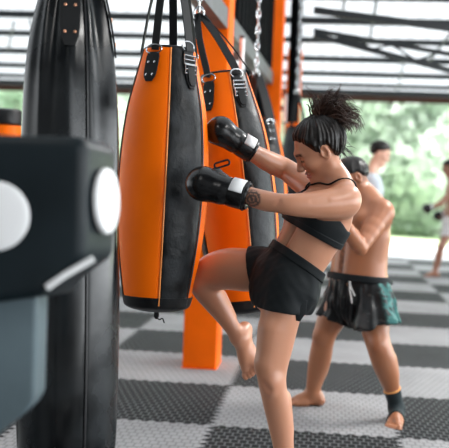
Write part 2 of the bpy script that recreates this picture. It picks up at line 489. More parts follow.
struct(b.build('ground_apron', M['concrete'], smooth=False))
rows = []
for i in range(41):
    y = 16+i*1.6
    rows.append([(x, y, -.05+max(0, y-24)*.09+.5*max(0, (y-30)/30)*math.sin(x*.11+y*.05)) for x in np.linspace(-45, 60, 40)])
b = MB(); b.grid(rows, closed=False); struct(b.build('ground_lawn', M['lawn']))
# the wooded hillside behind
rows = []
for i in range(30):
    t = i/29; y = 55+t*40
    rows.append([(x, y+3*math.sin(x*.13+i), 1.5+t*34+1.6*math.sin(x*.21+i*.9)+1.2*math.sin(x*.47+i*2.1)) for x in np.linspace(-70, 80, 90)])
b = MB(); b.grid(rows, closed=False); struct(b.build('ground_hillside', M['hill']))

# ---- roof: corrugated translucent sheet on dark purlins
def roof_material():
    m = bpy.data.materials.new('white translucent roof sheet'); m.use_nodes = True
    nt = m.node_tree; nt.nodes.remove(nt.nodes['Principled BSDF']); N = nt.nodes.new
    d = N('ShaderNodeBsdfDiffuse'); d.inputs[0].default_value = (.50, .52, .54, 1)
    t = N('ShaderNodeBsdfTranslucent'); t.inputs[0].default_value = (.62, .65, .68, 1)
    x = N('ShaderNodeMixShader'); x.inputs[0].default_value = .30
    nt.links.new(d.outputs[0], x.inputs[1]); nt.links.new(t.outputs[0], x.inputs[2]); nt.links.new(x.outputs[0], nt.nodes['Material Output'].inputs[0])
    return m
R0, RN = np.array([0, 12.9, 2.97]), np.array([0, .05, 1.0])
def roof_z(y, off=0): return 2.97+.05*(12.9-y)-off
XL, XR, YB = -10.0, 12.0, -7.0
n = 440
xs = np.linspace(XL, XR, n)
rows = [[(x, y, roof_z(y)+.085+.016*math.sin(2*math.pi*x/.2)) for x in xs] for y in (-2.2, 13.3)]
b = MB(); b.grid(rows, closed=False)
ceil = struct(b.build('ceiling', roof_material()))
rows = [[(x, y, roof_z(y)+.085+.016*math.sin(2*math.pi*x/.2)) for x in xs] for y in (YB, -2.2)]
b = MB(); b.grid(rows, closed=False); b.build('unseen_dark_roof', M['steel_grey'], ceil)  # unseen opaque roof over the camera, added so the black leather reflects dark
def cpart(name, mb, mt): return mb.build(name, mt, ceil, smooth=False)
for y, h in ((11.95, .07), (10.75, .08), (9.38, .08), (8.0, .07), (6.75, .08), (5.5, .08), (3.9, .08), (2.2, .08), (.4, .08), (-1.6, .08), (-4, .08)):
    cpart('purlin', MB().box(((XL+XR)/2, y, roof_z(y)-h/2+.06), ((XR-XL)/2, 0, 0), (0, .035, 0), (0, 0, h/2)), M['purlin'])
cpart('fascia', MB().box(((XL+XR)/2, 12.95, 2.93), ((XR-XL)/2, 0, 0), (0, .03, 0), (0, 0, .085)), M['fascia'])
cpart('eave_beam', MB().box(((XL+XR)/2, 12.75, 2.99), ((XR-XL)/2, 0, 0), (0, .06, 0), (0, 0, .05)), M['purlin'])
def along(p, q, e0, e1):
    p, q = np.asarray(p), np.asarray(q); return p-(q-p)*e0, q+(q-p)*e1
def on_y(px, py, y): return plane_hit(px, py, (0, y, 0), (0, 1, 0))
for (a, c, y, w, h) in (((320, 11), (449, 28), 3.6, .05, .058), ((320, 31.5), (449, 54), 5.2, .05, .045), ((320, 36.5), (449, 70.5), 5.2, .05, .055)):
    p, q = along(on_y(*a, y), on_y(*c, y), .05, .8)
    cpart('truss_chord', MB().bar(p, q, w, h), M['purlin'])
zz = [((334, 38.5), (352, 38)), ((352, 38), (372, 49)), ((372, 49), (392, 45)), ((392, 45), (416, 60.5)), ((416, 60.5), (438, 53))]
for a, c in zz: cpart('truss_web', MB().bar(on_y(*a, 5.2), on_y(*c, 5.2), .02, .02), M['purlin'])
for a, c in (((377, -2), (370, 40)), ((405, 60), (397, 90)), ((452, 32), (427, 64)), ((345, -4), (343, 12)), ((30, 20), (38, 50)), ((14, 22), (8, 50))):
    p0 = R0-np.array([0, 0, .06])
    cpart('sag_rod', MB().bar(plane_hit(*a, p0, RN), plane_hit(*c, p0, RN), .025, .025), M['purlin'])

# ---- orange posts, the long grey beam and the dark sheet partition above it
def post(fr, yd, wide, deep, top, label):
    """fr: front right bottom corner on the floor"""
    x1, y0 = fr[0], fr[1]
    t = empty('steel_post', (x1-wide/2, y0+deep/2, 0), label, 'post')
    MB().box((x1-wide/2, y0+deep/2, top/2-.01), (wide/2, 0, 0), (0, deep/2, 0), (0, 0, top/2-.018)).build('shaft', M['orange_paint'], t, bevel=.008)
    MB().box((x1-wide/2, y0+deep/2, .004), (wide/2+.004, 0, 0), (0, deep/2+.004, 0), (0, 0, .004)).build('base_plate', M['orange_paint'], t, smooth=False)
    return t
F1 = on_z(215.5, 370, 0)
p2 = P(280.5, 100, 10.2); F2 = np.array([p2[0], p2[1], 0])
p3 = P(299.5, 110, 13.3); F3 = np.array([p3[0], p3[1], 0])
post(F1, 0, .235, .33, roof_z(F1[1])+.0, 'nearest and widest orange square steel post, its foot on the mats behind the centre bag')
post(F2, 0, .155, .28, roof_z(F2[1]), 'second orange steel post from the camera, rising behind the tilted orange bag')
post(F3, 0, .20, .25, roof_z(F3[1]), 'farthest slim orange steel post, just left of the ponytail')
A, Bq = P(230.5, 30, 6.52), P(281, 86, 10.2)
A2, B2 = along(A, Bq, .95, .75)
bA, bB = P(221, 19, 6.5), P(268.5, 72, 10.2); bB[2] = bA[2]
bd = nrm(bB-bA)
for k_, (a, c) in enumerate(((bA-bd*4.5, bA+bd*((F1[1]-.004-bA[1])/bd[1])), (bA+bd*((F1[1]+.334-bA[1])/bd[1]), bA+bd*((F2[1]-.004-bA[1])/bd[1])))):
    struct(MB().bar(a, c, .10, .135).build('trim_%d' % (k_+1), M['steel_grey'], smooth=False))
# ribbed dark sheet above the beam, running from the first post onwards
d0 = bd*np.array([1, 1, 0]); nn = np.cross(d0, (0, 0, 1)); Lw = 3.0; S0 = bA+nn*.03
rows = []
for k, z in enumerate((0, 1)):
    r = []
    for i in range(181):
        s = .45+i/180*Lw; q = S0+d0*s
        zb = bA[2]+.07
        off = nn*(.02*np.clip(3*math.sin(2*math.pi*s/.24), -1, 1))
        r.append(np.array([q[0], q[1], zb if z == 0 else roof_z(q[1], .0)])+off)
    rows.append(r)
b = MB(); b.grid(rows, closed=False); w = b.build('wall_partition', M['wall_dark'], smooth=False); struct(w)
mod = w.modifiers.new('thick', 'SOLIDIFY'); mod.thickness = .012
# rolled dark side curtain hanging to the right of the second post
def drape(px0, px1, pyb, d, label, name='hanging_curtain'):
    a, c = P(px0, pyb, d), P(px1, pyb, d); rows = []
    for z in np.linspace(a[2], roof_z(a[1])-.02, 14):
        r = []
        for i in range(48):
            an = 2*math.pi*i/48; rx, ry = np.linalg.norm((c-a)[:2])/2, .09
            f = 1+.13*math.sin(5*an+z*.6)+.06*math.sin(9*an)
            ctr = (a+c)/2
            r.append((ctr[0]+rx*f*math.cos(an), ctr[1]+ry*f*math.sin(an), z))
        rows.append(r)
    b = MB(); b.grid(rows, cap=True)
    return tag(b.build(name, M['wall_dark'], origin=((a+c)/2)), label, 'curtain')
drape(286.5, 297.5, 122, 9.8, 'dark gathered curtain hanging from the roof just right of the second orange post')
drape(243, 268, 128, 11.8, 'black gathered curtain hanging behind the tilted orange bag, left of the second orange post')
# white tube fixtures on the posts
def tube_lamp(px, y0, y1, d, r, label):
    a, c = P(px, y1, d), P(px+.04*(y1-y0), y0, d); c = np.array([a[0], a[1], c[2]])
    t = empty('tube_fixture', a, label, 'light fixture')
    MB().tube([a+(c-a)*.04, a+(c-a)*.96], r, 14).build('tube', M['white'], t)
    for q, s in ((a, 1), (c, -1)): MB().tube([q, q+(0, 0, .02*s)], r*1.15, 14).build('end_cap', M['steel_grey'], t)
    bb = a+np.array([-r-.02, 0, (c-a)[2]/2]); MB().box(bb, (.022, 0, 0), (0, .02, 0), (0, 0, .03)).build('bracket', M['steel_grey'], t, smooth=False)
    return t
tube_lamp(241, 36, 77, 6.68, .018, 'white upright tube mounted on the nearest orange post above the bags')
tube_lamp(285.2, 93, 124, 10.34, .028, 'white upright tube mounted on the second orange post')

# ---- trees beyond the lawn
def leaf_crown(c, rx, ry, rz, n, size, seed):
    r = np.random.default_rng(seed); v = []; f = []
    for i in range(n):
        d = r.normal(size=3); d /= np.linalg.norm(d); rad = .55+.45*r.random()**.5
        lump = 1+.22*math.sin(d[0]*5+seed)+.2*math.sin(d[2]*6+d[1]*4+seed*2)
        p = np.array(c)+d*np.array([rx, ry, rz])*rad*lump
        nn = nrm(d+r.normal(size=3)*.8); u = nrm(np.cross(nn, r.normal(size=3))); w = np.cross(nn, u); s = size*(.6+.8*r.random())
        k = len(v); v += [p-u*s, p+w*s*.5+nn*.1*s, p+u*s, p-w*s*.5-nn*.1*s]; f.append((k, k+1, k+2, k+3))
    return v, f
def tree(x, y, h, w, leafm, label, seed, z0=None):
    z0 = (-.05+max(0, y-24)*.09) if z0 is None else z0
    t = empty('tree', (x, y, z0), label, 'tree', 'trees beyond the open side')
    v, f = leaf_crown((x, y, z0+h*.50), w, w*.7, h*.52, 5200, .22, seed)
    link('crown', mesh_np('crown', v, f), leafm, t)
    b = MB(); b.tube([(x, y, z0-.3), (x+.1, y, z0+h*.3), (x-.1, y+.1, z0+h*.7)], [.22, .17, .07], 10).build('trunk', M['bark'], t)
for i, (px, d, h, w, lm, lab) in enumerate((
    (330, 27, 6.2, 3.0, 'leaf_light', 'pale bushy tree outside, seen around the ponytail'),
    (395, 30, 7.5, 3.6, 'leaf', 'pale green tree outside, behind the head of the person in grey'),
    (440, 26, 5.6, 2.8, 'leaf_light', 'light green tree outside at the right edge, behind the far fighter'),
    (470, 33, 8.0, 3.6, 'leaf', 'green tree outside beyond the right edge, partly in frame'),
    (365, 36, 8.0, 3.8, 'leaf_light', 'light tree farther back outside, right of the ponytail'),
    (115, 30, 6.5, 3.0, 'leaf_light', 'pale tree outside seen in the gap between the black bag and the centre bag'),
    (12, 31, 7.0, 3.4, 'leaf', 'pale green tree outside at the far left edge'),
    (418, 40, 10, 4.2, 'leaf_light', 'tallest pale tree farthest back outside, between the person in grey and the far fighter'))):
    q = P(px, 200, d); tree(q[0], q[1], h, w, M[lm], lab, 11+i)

# ---- daylight
w = bpy.data.worlds.new('world'); SC.world = w; w.use_nodes = True
bg = w.node_tree.nodes['Background']; bg.inputs[0].default_value = (.93, .97, 1.0, 1)
# bright overcast sky, brightest beyond the open side to the right and behind
tcw = w.node_tree.nodes.new('ShaderNodeTexCoord'); dt = w.node_tree.nodes.new('ShaderNodeVectorMath'); dt.operation = 'DOT_PRODUCT'
kd = nrm((.86, .42, .30)); dt.inputs[1].default_value = tuple(kd)
w.node_tree.links.new(tcw.outputs['Generated'], dt.inputs[0])
mrw = w.node_tree.nodes.new('ShaderNodeMapRange'); mrw.interpolation_type = 'SMOOTHSTEP'
for i_, v_ in ((1, -.15), (2, 1.0), (3, .22), (4, 6.5)): mrw.inputs[i_].default_value = v_
w.node_tree.links.new(dt.outputs['Value'], mrw.inputs[0]); dt2 = w.node_tree.nodes.new('ShaderNodeVectorMath'); dt2.operation = 'DOT_PRODUCT'; dt2.inputs[1].default_value = tuple(nrm((-.8, .5, .15)))
w.node_tree.links.new(tcw.outputs['Generated'], dt2.inputs[0])
mr2 = w.node_tree.nodes.new('ShaderNodeMapRange'); mr2.interpolation_type = 'SMOOTHSTEP'
for i_, v_ in ((1, .35), (2, 1.0), (3, 0), (4, 1.6)): mr2.inputs[i_].default_value = v_
w.node_tree.links.new(dt2.outputs['Value'], mr2.inputs[0])
ad = w.node_tree.nodes.new('ShaderNodeMath'); ad.operation = 'ADD'
w.node_tree.links.new(mrw.outputs[0], ad.inputs[0]); w.node_tree.links.new(mr2.outputs[0], ad.inputs[1]); w.node_tree.links.new(ad.outputs[0], bg.inputs[1])
sun = bpy.data.lights.new('sun', 'SUN'); sun.energy = 6.5; sun.angle = .05; sun.color = (1, .97, .92)
so = bpy.data.objects.new('sun', sun); COL.objects.link(so)
so.rotation_euler = Vector((-.42, .35, -.84)).to_track_quat('-Z', 'Y').to_euler()
# area lights added out of view under the roof to key and fill the figures
for i, (x, y, ry) in enumerate(((3.0, -2.6, 0), (2.8, 1.2, 0), (-.6, -4.4, 0), (2.6, 4.6, 0))):
    l = bpy.data.lights.new('added_light', 'AREA'); l.shape = 'RECTANGLE'; l.size = .25; l.size_y = 1.4; l.energy = (45, 120, 16, 30)[i]; l.color = (1, .98, .95)
    lo = bpy.data.objects.new('added_light', l); COL.objects.link(lo); lo.location = (x, y, roof_z(y)-.12)
vs = SC.view_settings; vs.view_transform = 'Standard'; vs.look = 'None'; vs.gamma = 1; vs.use_curve_mapping = False; vs.exposure = 0.5
SC.cycles.use_denoising = True
# ================================================================== PUNCHING BAGS
def frame_of(top, bot):
    """bag frame: ax downwards, fr towards the camera, rt to the right"""
    top, bot = np.asarray(top, float), np.asarray(bot, float)
    ax = nrm(bot-top); fr = nrm((CAM-top)-np.dot(CAM-top, ax)*ax); rt = np.cross(ax, fr)
    if rt@RT < 0: rt = -rt
    return top, ax, fr, rt, np.linalg.norm(bot-top)
def prof(keys, t):
    k = np.array(keys); n = len(k)
    # smooth (monotone-ish) interpolation
    i = int(np.clip(np.searchsorted(k[:, 0], t)-1, 0, n-2)); x0, x1 = k[i, 0], k[i+1, 0]; u = (t-x0)/(x1-x0)
    m0 = (k[i+1, 1]-k[max(i-1, 0), 1])/(k[i+1, 0]-k[max(i-1, 0), 0])*(x1-x0); m1 = (k[min(i+2, n-1), 1]-k[i, 1])/(k[min(i+2, n-1), 0]-k[i, 0])*(x1-x0)
    return (2*u**3-3*u**2+1)*k[i, 1]+(u**3-2*u**2+u)*m0+(-2*u**3+3*u**2)*k[i+1, 1]+(u**3-u**2)*m1
def catmull(K, sub=6):
    K = np.array(K, float); n = len(K); out = []
    for i in range(n-1):
        p0, p1, p2, p3 = K[max(i-1, 0)], K[i], K[i+1], K[min(i+2, n-1)]
        for s in range(sub):
            t = s/sub; out.append(.5*((2*p1)+(-p0+p2)*t+(2*p0-5*p1+4*p2-p3)*t*t+(-p0+3*p1-3*p2+p3)*t**3))
    out.append(K[-1]); return out
def bag(top, bot, R, keys, seams, mats, label, hang, straps, patches, name='punching_bag', dent=None, body_mod=None, cap_mat=None, cord=True, group=None):
    """seams: panel boundary angles in degrees (0 faces the camera, + to the right); mats: one per panel"""
    T, ax, fr, rt, L = frame_of(top, bot)
    def S(t, a, off=0.0):
        a = math.radians(a); r = R*prof(keys, t)
        if body_mod: r *= body_mod(t, a)
        p = T+ax*L*t+(r+off)*(math.cos(a)*fr+math.sin(a)*rt)
        if dent is not None:
            for c, rad, dep in dent:
                q = np.linalg.norm(p-c)
                if q < rad: p = p-dep*(1-(q/rad)**2)**2*(math.cos(a)*fr+math.sin(a)*rt)
        return p
    def nrm_at(t, a):
        e = .01; a1 = S(t, a+1)-S(t, a-1); b1 = S(min(t+e, 1), a)-S(max(t-e, 0), a); n = nrm(np.cross(a1, b1))
        ra = math.radians(a); return n if n@(math.cos(ra)*fr+math.sin(ra)*rt) > 0 else -n
    root = empty(name, T, label, 'punching bag', group)
    ts = np.linspace(0, keys[-1][0], 60)
    tb = keys[-1][0]
    for i in range(len(seams)):
        a0, a1 = seams[i], seams[(i+1) % len(seams)]
        if a1 <= a0: a1 += 360
        na = max(6, int((a1-a0)/3)); rows = []
        for t in ts:
            r = []
            for j in range(na+1):
                u = j/na; a = a0+(a1-a0)*u
                seam_in = -.0035*(math.exp(-(u*(a1-a0)/2.2)**2)+math.exp(-((1-u)*(a1-a0)/2.2)**2))
                r.append(S(t, a, seam_in))
            rows.append(r)
        b = MB(); b.grid(rows, closed=False); b.build('panel', mats[i], root, angle=70)
        if len(seams) > 1:
            MB().tube([S(t, a0, .001) for t in ts], .0035, 6).build('piping', M['piping'] if i % 2 else M['dark_piping'], root)
    # rounded bottom cap and flat top
    rb = R*prof(keys, tb); rows = []
    for k in range(9):
        q = k/8*math.pi/2
        rows.append([T+ax*(L*tb+ .26*rb*math.sin(q)*1.0)+(rb*(math.cos(q)*.985+.015)+.002)*(math.cos(a)*fr+math.sin(a)*rt) for a in np.linspace(0, 2*math.pi, 64, endpoint=False)])
    rows = [[T+ax*(L*tb-.03*L)+(R*prof(keys, tb-.03)+.004)*(math.cos(a)*fr+math.sin(a)*rt) for a in np.linspace(0, 2*math.pi, 64, endpoint=False)]]+rows
    b = MB(); b.grid(rows, cap=True); b.build('bottom_cap', cap_mat or M['black_leather'], root)
    r0 = R*prof(keys, 0); rows = []
    for k in range(6):
        q = k/5*math.pi/2; rows.append([T-ax*(.012*math.sin(q))+((r0-.012)+.012*math.cos(q))*(math.cos(a)*fr+math.sin(a)*rt)*(1-.12*(k == 5)) for a in np.linspace(0, 2*math.pi, 64, endpoint=False)])
    b = MB(); b.grid(rows, cap=True); b.build('top_cap', M['black_leather'], root)
    if cord:
        e = T+ax*(L*tb+.26*rb)
        MB().tube([e, e+ax*.018, e+ax*.030], [.010, .012, .004], 8).build('knot', M['strap'], root)
        MB().tube(catmull([e+ax*.02, e+ax*.032+rt*.012, e+ax*.026+rt*.026+fr*.01, e+ax*.044+rt*.034]), .003, 6).build('cord', M['strap'], root)
    # riveted patches with rings, straps up to the hook
    for (a, t0, t1, wdt, kind) in patches:
        pts = [S(t, a, .005) for t in np.linspace(t0, t1, 8)]; n = nrm_at((t0+t1)/2, a); u = nrm(np.cross(ax, n))
        ws = [wdt*.75, wdt, wdt, wdt, wdt, wdt*.98, wdt*.86, wdt*.5]
        pt = MB().ribbon(pts, ws, .006, [nrm_at(t, a) for t in np.linspace(t0, t1, 8)]).build('strap_patch', M['strap'], root, bevel=.0015)
        if kind == 'rivet' or kind == 'copper':
            for t in (t0+(t1-t0)*.35, t0+(t1-t0)*.78):
                for s in (-1, 1):
                    c = S(t, a, .009)+u*s*wdt*.24; nn_ = nrm_at(t, a)
                    MB().tube([c-nn_*.002, c+nn_*.0015, c+nn_*.003], [.0052, .0052, .003], 10).build('rivet', M['chrome' if kind == 'rivet' else 'copper'], pt)
        else:
            for t in (t0+(t1-t0)*.28, t0+(t1-t0)*.52):
                c = S(t, a, .012); w2, h2 = wdt*.56, .017
                MB().tube([c+u*w2+ax*h2, c+u*w2-ax*h2, c-u*w2-ax*h2, c-u*w2+ax*h2], .0042, 8, closed=True).build('buckle', M['chrome'], pt)
                MB().tube([c-u*w2, c+u*w2], .003, 6).build('buckle_pin', M['chrome'], pt)
            c0 = [S(t, a, .012) for t in np.linspace(t0+(t1-t0)*.42, t0+(t1-t0)*.93, 6)]
            MB().ribbon(c0, [wdt*.72]*5+[wdt*.4], .006, nrm_at(t0, a)).build('buckle_tongue', M['strap'], pt, bevel=.0015)
        c = S(t0, a, .006)-ax*.012
        MB().tube([c+u*wdt*.6*math.cos(q)-ax*.02*math.sin(q) for q in np.linspace(0, 2*math.pi, 16, endpoint=False)], .0035, 6, closed=True).build('ring', M['chrome'], root)
    hook = np.asarray(hang, float)
    for (a, wdt, off) in straps:
        st = S(.0, a, .006)-ax*.02; h = hook+off
        mid = st*.5+h*.5+nrm_at(.05, a)*.012
        nv = nrm_at(.03, a)
        ring = [hook]
        MB().ribbon(catmull([S(.012, a, .006), st, mid, h], 5), wdt, .005, nv).build('hanging_strap', M['strap'], root)
    top_z = roof_z(hook[1], .02)
    # steel snap hook and chain up to the roof steel
    b = MB(); n_ = int((top_z-hook[2])/.055)
    for i in range(n_+1):
        c = hook+np.array([0, 0, .03+i*(top_z-hook[2]-.03)/max(n_, 1)]); uu = RT if i % 2 else FWD
        b.tube([c+uu*.013*math.cos(q)+np.array([0, 0, .033])*math.sin(q) for q in np.linspace(0, 2*math.pi, 12, endpoint=False)], .005, 6, closed=True)
    b.build('chain', M['chrome'], root)
    MB().tube([hook+RT*.022*math.cos(q)+np.array([0, 0, .034])*math.sin(q) for q in np.linspace(0, 2*math.pi, 18, endpoint=False)], .006, 8, closed=True).build('snap_hook', M['chrome'], root)
    return root, S, nrm_at

KEYS = [(0, .58), (.06, .66), (.13, .755), (.22, .87), (.34, .955), (.46, .995), (.58, 1.0), (.70, .965), (.82, .885), (.92, .80), (.985, .735)]
D1 = 3.95; R1 = 45*D1/950
top1, bot1 = P(169.5, 52, D1), P(156.8, 307, D1)
bag1, S1, N1 = bag(top1, bot1, R1, KEYS, [-76, 3, 58, 128, 205, 246],
    [M['orange_vinyl'], M['worn_leather'], M['orange_vinyl'], M['black_leather'], M['orange_vinyl'], M['black_leather']],
    'orange and black teardrop punching bag in the centre that the woman in black is kneeing',
    P(172, -48, D1), [(-30, .034, -RT*.012), (-100, .030, -RT*.02), (44, .042, RT*.008), (112, .034, RT*.02), (172, .034, FWD*.02)],
    [(-32, .02, .135, .060, 'rivet'), (40, .0, .155, .052, 'buckle'), (118, .02, .13, .05, 'rivet')],
    dent=[(P(190, 183, 3.78), .13, .014), (P(197, 283, 4.04), .13, .03)])
D2 = 4.40; R2 = 40.5*D2/950
top2, bot2 = P(223.5, 76, D2), P(247, 309, D2)
bag2, S2, N2 = bag(top2, bot2, R2, KEYS, [-150, -86, -60, 14, 66, 130],
    [M['orange_vinyl'], M['black_leather'], M['orange_vinyl'], M['worn_leather'], M['orange_vinyl'], M['black_leather']],
    'orange and black punching bag tilting behind the gloves, second of the orange row',
    P(199, 14, 4.42), [(-40, .036, -RT*.01), (-95, .034, -RT*.012), (28, .040, RT*.01), (86, .034, RT*.012)],
    [(-34, .03, .155, .060, 'rivet'), (30, .02, .155, .052, 'buckle')], cord=False)
D3 = 6.6
bag3, S3, N3 = bag(P(262, 122, D3), P(262, 292, D3), 26*D3/950, KEYS, [-150, -70, -10, 62, 78, 160],
    [M['orange_vinyl'], M['black_leather'], M['worn_leather'], M['orange_vinyl'], M['black_leather'], M['worn_leather']],
    'grey and black punching bag with orange edge, mostly hidden behind the tilted orange bag',
    P(256, 74, D3), [(-40, .07, -RT*.01), (30, .07, RT*.01)], [(30, .02, .13, .05, 'rivet')], cord=False)
D4 = 9.0
bag4, S4, N4 = bag(P(297, 128, D4), P(296, 250, D4), 18*D4/950, KEYS, [-80, 10, 48, 160, 220],
    [M['worn_leather'], M['black_leather'], M['orange_vinyl'], M['black_leather'], M['orange_vinyl']],
    'far blurred black and orange punching bag seen just left of the woman\'s forehead',
    P(297, 92, D4), [(-30, .03, -RT*.01), (40, .03, RT*.01)], [], cord=False)
# long black bag at the left
D5 = 3.3; R5 = 50*D5/950
KEYS5 = [(0, .62), (.05, .74), (.12, .86), (.2, .94), (.3, .985), (.45, 1.0), (.6, 1.02), (.75, 1.02), (.9, .98), (.985, .90)]
def folds(t, a):
    k = max(0, 1-t/.62)**1.2
    return 1+k*(.075*math.sin(6*a+1.2+1.2*t)+.05*(1-2*abs(math.sin(5.5*a+.7-1.2*t)))+.012*math.sin(17*a+2*t))+.006*math.sin(9*t+3*a)
bag5, S5, N5 = bag(P(72, -8, D5), P(66, 490, D5), R5, KEYS5, [20, 120, 250], [M['gloss_leather'], M['gloss_leather'], M['gloss_leather']],
    'long black leather punching bag with copper rivets hanging at the left',
    P(75, -75, D5), [(-2, .06, -RT*.005), (62, .05, RT*.01), (-75, .05, -RT*.01), (170, .05, FWD*.01)],
    [(-2, -.0, .125, .068, 'copper'), (66, .02, .135, .05, 'copper')], body_mod=folds)
# standing orange bag with a black top, far left
D6 = 6.2; c6 = P(4, 109, D6); r6 = 19*D6/950
sb = empty('standing_bag', (c6[0], c6[1], 0), 'blurred orange standing bag with black padded top at far left behind the pad', 'standing bag')
def lathe(pts, n=40):
    b = MB(); b.grid([[(c6[0]+r*math.cos(a), c6[1]+r*math.sin(a), z) for a in np.linspace(0, 2*math.pi, n, endpoint=False)] for r, z in pts], cap=True); return b
zt = c6[2]
lathe([(r6*.98, .16), (r6*1.02, .22), (r6, .8), (r6*.97, zt-.13), (r6*.90, zt-.10)]).build('padded_body', M['orange_vinyl'], sb)
lathe([(r6*.8, zt-.12), (r6*1.04, zt-.095), (r6*1.07, zt-.05), (r6*1.0, zt-.012), (r6*.8, zt), (r6*.3, zt+.004)]).build('top_collar', M['black_leather'], sb)
lathe([(r6*1.5, 0), (r6*1.6, .03), (r6*1.55, .12), (r6*1.1, .17), (r6*.6, .175)]).build('base', M['black_leather'], sb)

# ================================================================== STRIKING PAD IN THE FOREGROUND
DP = 2.05
def q(px, py, dz=0.0): return P(px, py, DP+dz)
pd = empty('striking_pad', P(-60, 400, DP+.2), 'blurred black padded striking target with white discs in the left foreground', 'striking pad')
def prism(outline, depth, m, name, parent, bev, z0=0.0, side=None):
    """outline in pixels at DP, extruded away from the camera; side shifts the back face"""
    b = MB(); sx, sy = side or (0, 0)
    fr_ = [b.bm.verts.new(tuple(q(x, y, z0))) for x, y in outline]
    bk = [b.bm.verts.new(tuple(q(x, y, z0)+depth*FWD+sx*RT+sy*UPV)) for x, y in outline]
    n = len(outline); b.bm.faces.new(fr_); b.bm.faces.new(bk[::-1])
    for i in range(n):
        j = (i+1) % n; b.bm.faces.new((fr_[i], bk[i], bk[j], fr_[j]))
    return b.build(name, m, parent, bevel=bev)
prism([(-70, 132), (84, 136), (86, 150), (84, 259), (46, 286), (42, 297), (-70, 312)], .20, M['pad'], 'head', pd, .026, side=(.044, 0))
prism([(-54, 284), (38, 286), (35, 400), (28, 411), (-6, 438), (-54, 452)], .13, M['pad_blue'], 'neck', pd, .012, z0=.03)
def disc(c, n, up, r, name, rx=None):
    n = nrm(n); u = nrm(up-np.dot(up, n)*n); s = np.cross(n, u); rows = []
    for o, k in ((-.004, 1.0), (.004, 1.0), (.0075, .96), (.009, .85)):
        rows.append([c+n*o+k*r*(math.cos(a)*u+math.sin(a)*s*(rx or 1)) for a in np.linspace(0, 2*math.pi, 48, endpoint=False)])
    b = MB(); b.grid(rows, cap=True); return b.build(name, M['white'], pd)
disc(q(-5, 216), -FWD, UPV, 35*DP/950, 'target_disc')
sn = nrm(np.cross(FWD*.20+RT*.044, UPV)); sn = sn if sn@RT > 0 else -sn
cs = q(85, 200)+.10*FWD+.030*RT
disc(cs+sn*.004, sn, UPV, 33*2.15/950, 'target_disc', rx=1.0)
# bright edge strip along the slanted lower corner
sl = [(49, 289), (94, 261)]
e0, e1 = q(47, 286.5)-.002*UPV, q(85, 260.5)-.002*UPV
MB().tube([e0-.002*FWD, (e0+e1)/2-.002*FWD, e1+.018*RT+.006*UPV+.004*FWD], .008, 10).build('edge_strip', M['white'], pd)
# the stand: arm to an upright outside the frame
ar = q(-70, 220, .1)
MB().bar(q(-68, 220, .1), q(-150, 218, .1), .06, .06).build('arm', M['steel_grey'], pd, smooth=False)
up_ = q(-150, 218, .1)
MB().box((up_[0], up_[1], (up_[2]+.1)/2+.01), (.04, 0, 0), (0, .04, 0), (0, 0, (up_[2]+.1)/2-.01)).build('upright', M['steel_grey'], pd, smooth=False)
MB().box((up_[0], up_[1], .006), (.22, 0, 0), (0, .22, 0), (0, 0, .006)).build('base_plate', M['steel_grey'], pd, smooth=False)
# ================================================================== PEOPLE
def lerp(a, b, t): return a+(b-a)*t
def color(v, base): return np.tile(np.array(base, np.float32), (len(v), 1))
def ss(x, a, b): t = np.clip((x-a)/(b-a), 0, 1); return t*t*(3-2*t)
def paint(c, mask, col):
    return c*(1-mask[:, None])+np.array(col, np.float32)*mask[:, None]
def face_tint(c, H, v, lips=(.42, .15, .12), brow=(.03, .017, .012)):
    L = H.loc(v); f, u, s = L.T; a = np.abs(s)
    near = (np.abs(L).max(1) < .16)
    c = paint(c, near*ss(f, .074, .08)*(1-ss(np.abs(u+.066), .010, .014))*(1-ss(a, .020, .026)), lips)
    br = .022+.10*(a-.03)*0
    c = paint(c, near*ss(f, .066, .070)*(1-ss(np.abs(u-(.026-.15*np.maximum(a-.035, 0))), .0045, .007))*ss(a, .010, .014)*(1-ss(a, .046, .052)), brow)
    c = paint(c, near*ss(f, .068, .072)*(1-ss(np.abs(u+.004), .0025, .005))*ss(a, .014, .018)*(1-ss(a, .044, .050)), brow)
    return c
def proj(X):
    d = np.asarray(X)-CAM; z = d@FWD
    return 224.5+FPX*(d@RT)/z, 224-FPX*(d@UPV)/z, z
def halfspace(p0, n):
    p0, n = np.asarray(p0, float), nrm(n)
    n32 = n.astype(np.float32); k = np.float32(p0@n)
    return lambda X: X@n32-k
def fmax(*fs): return lambda X: np.maximum.reduce([f(X) for f in fs])

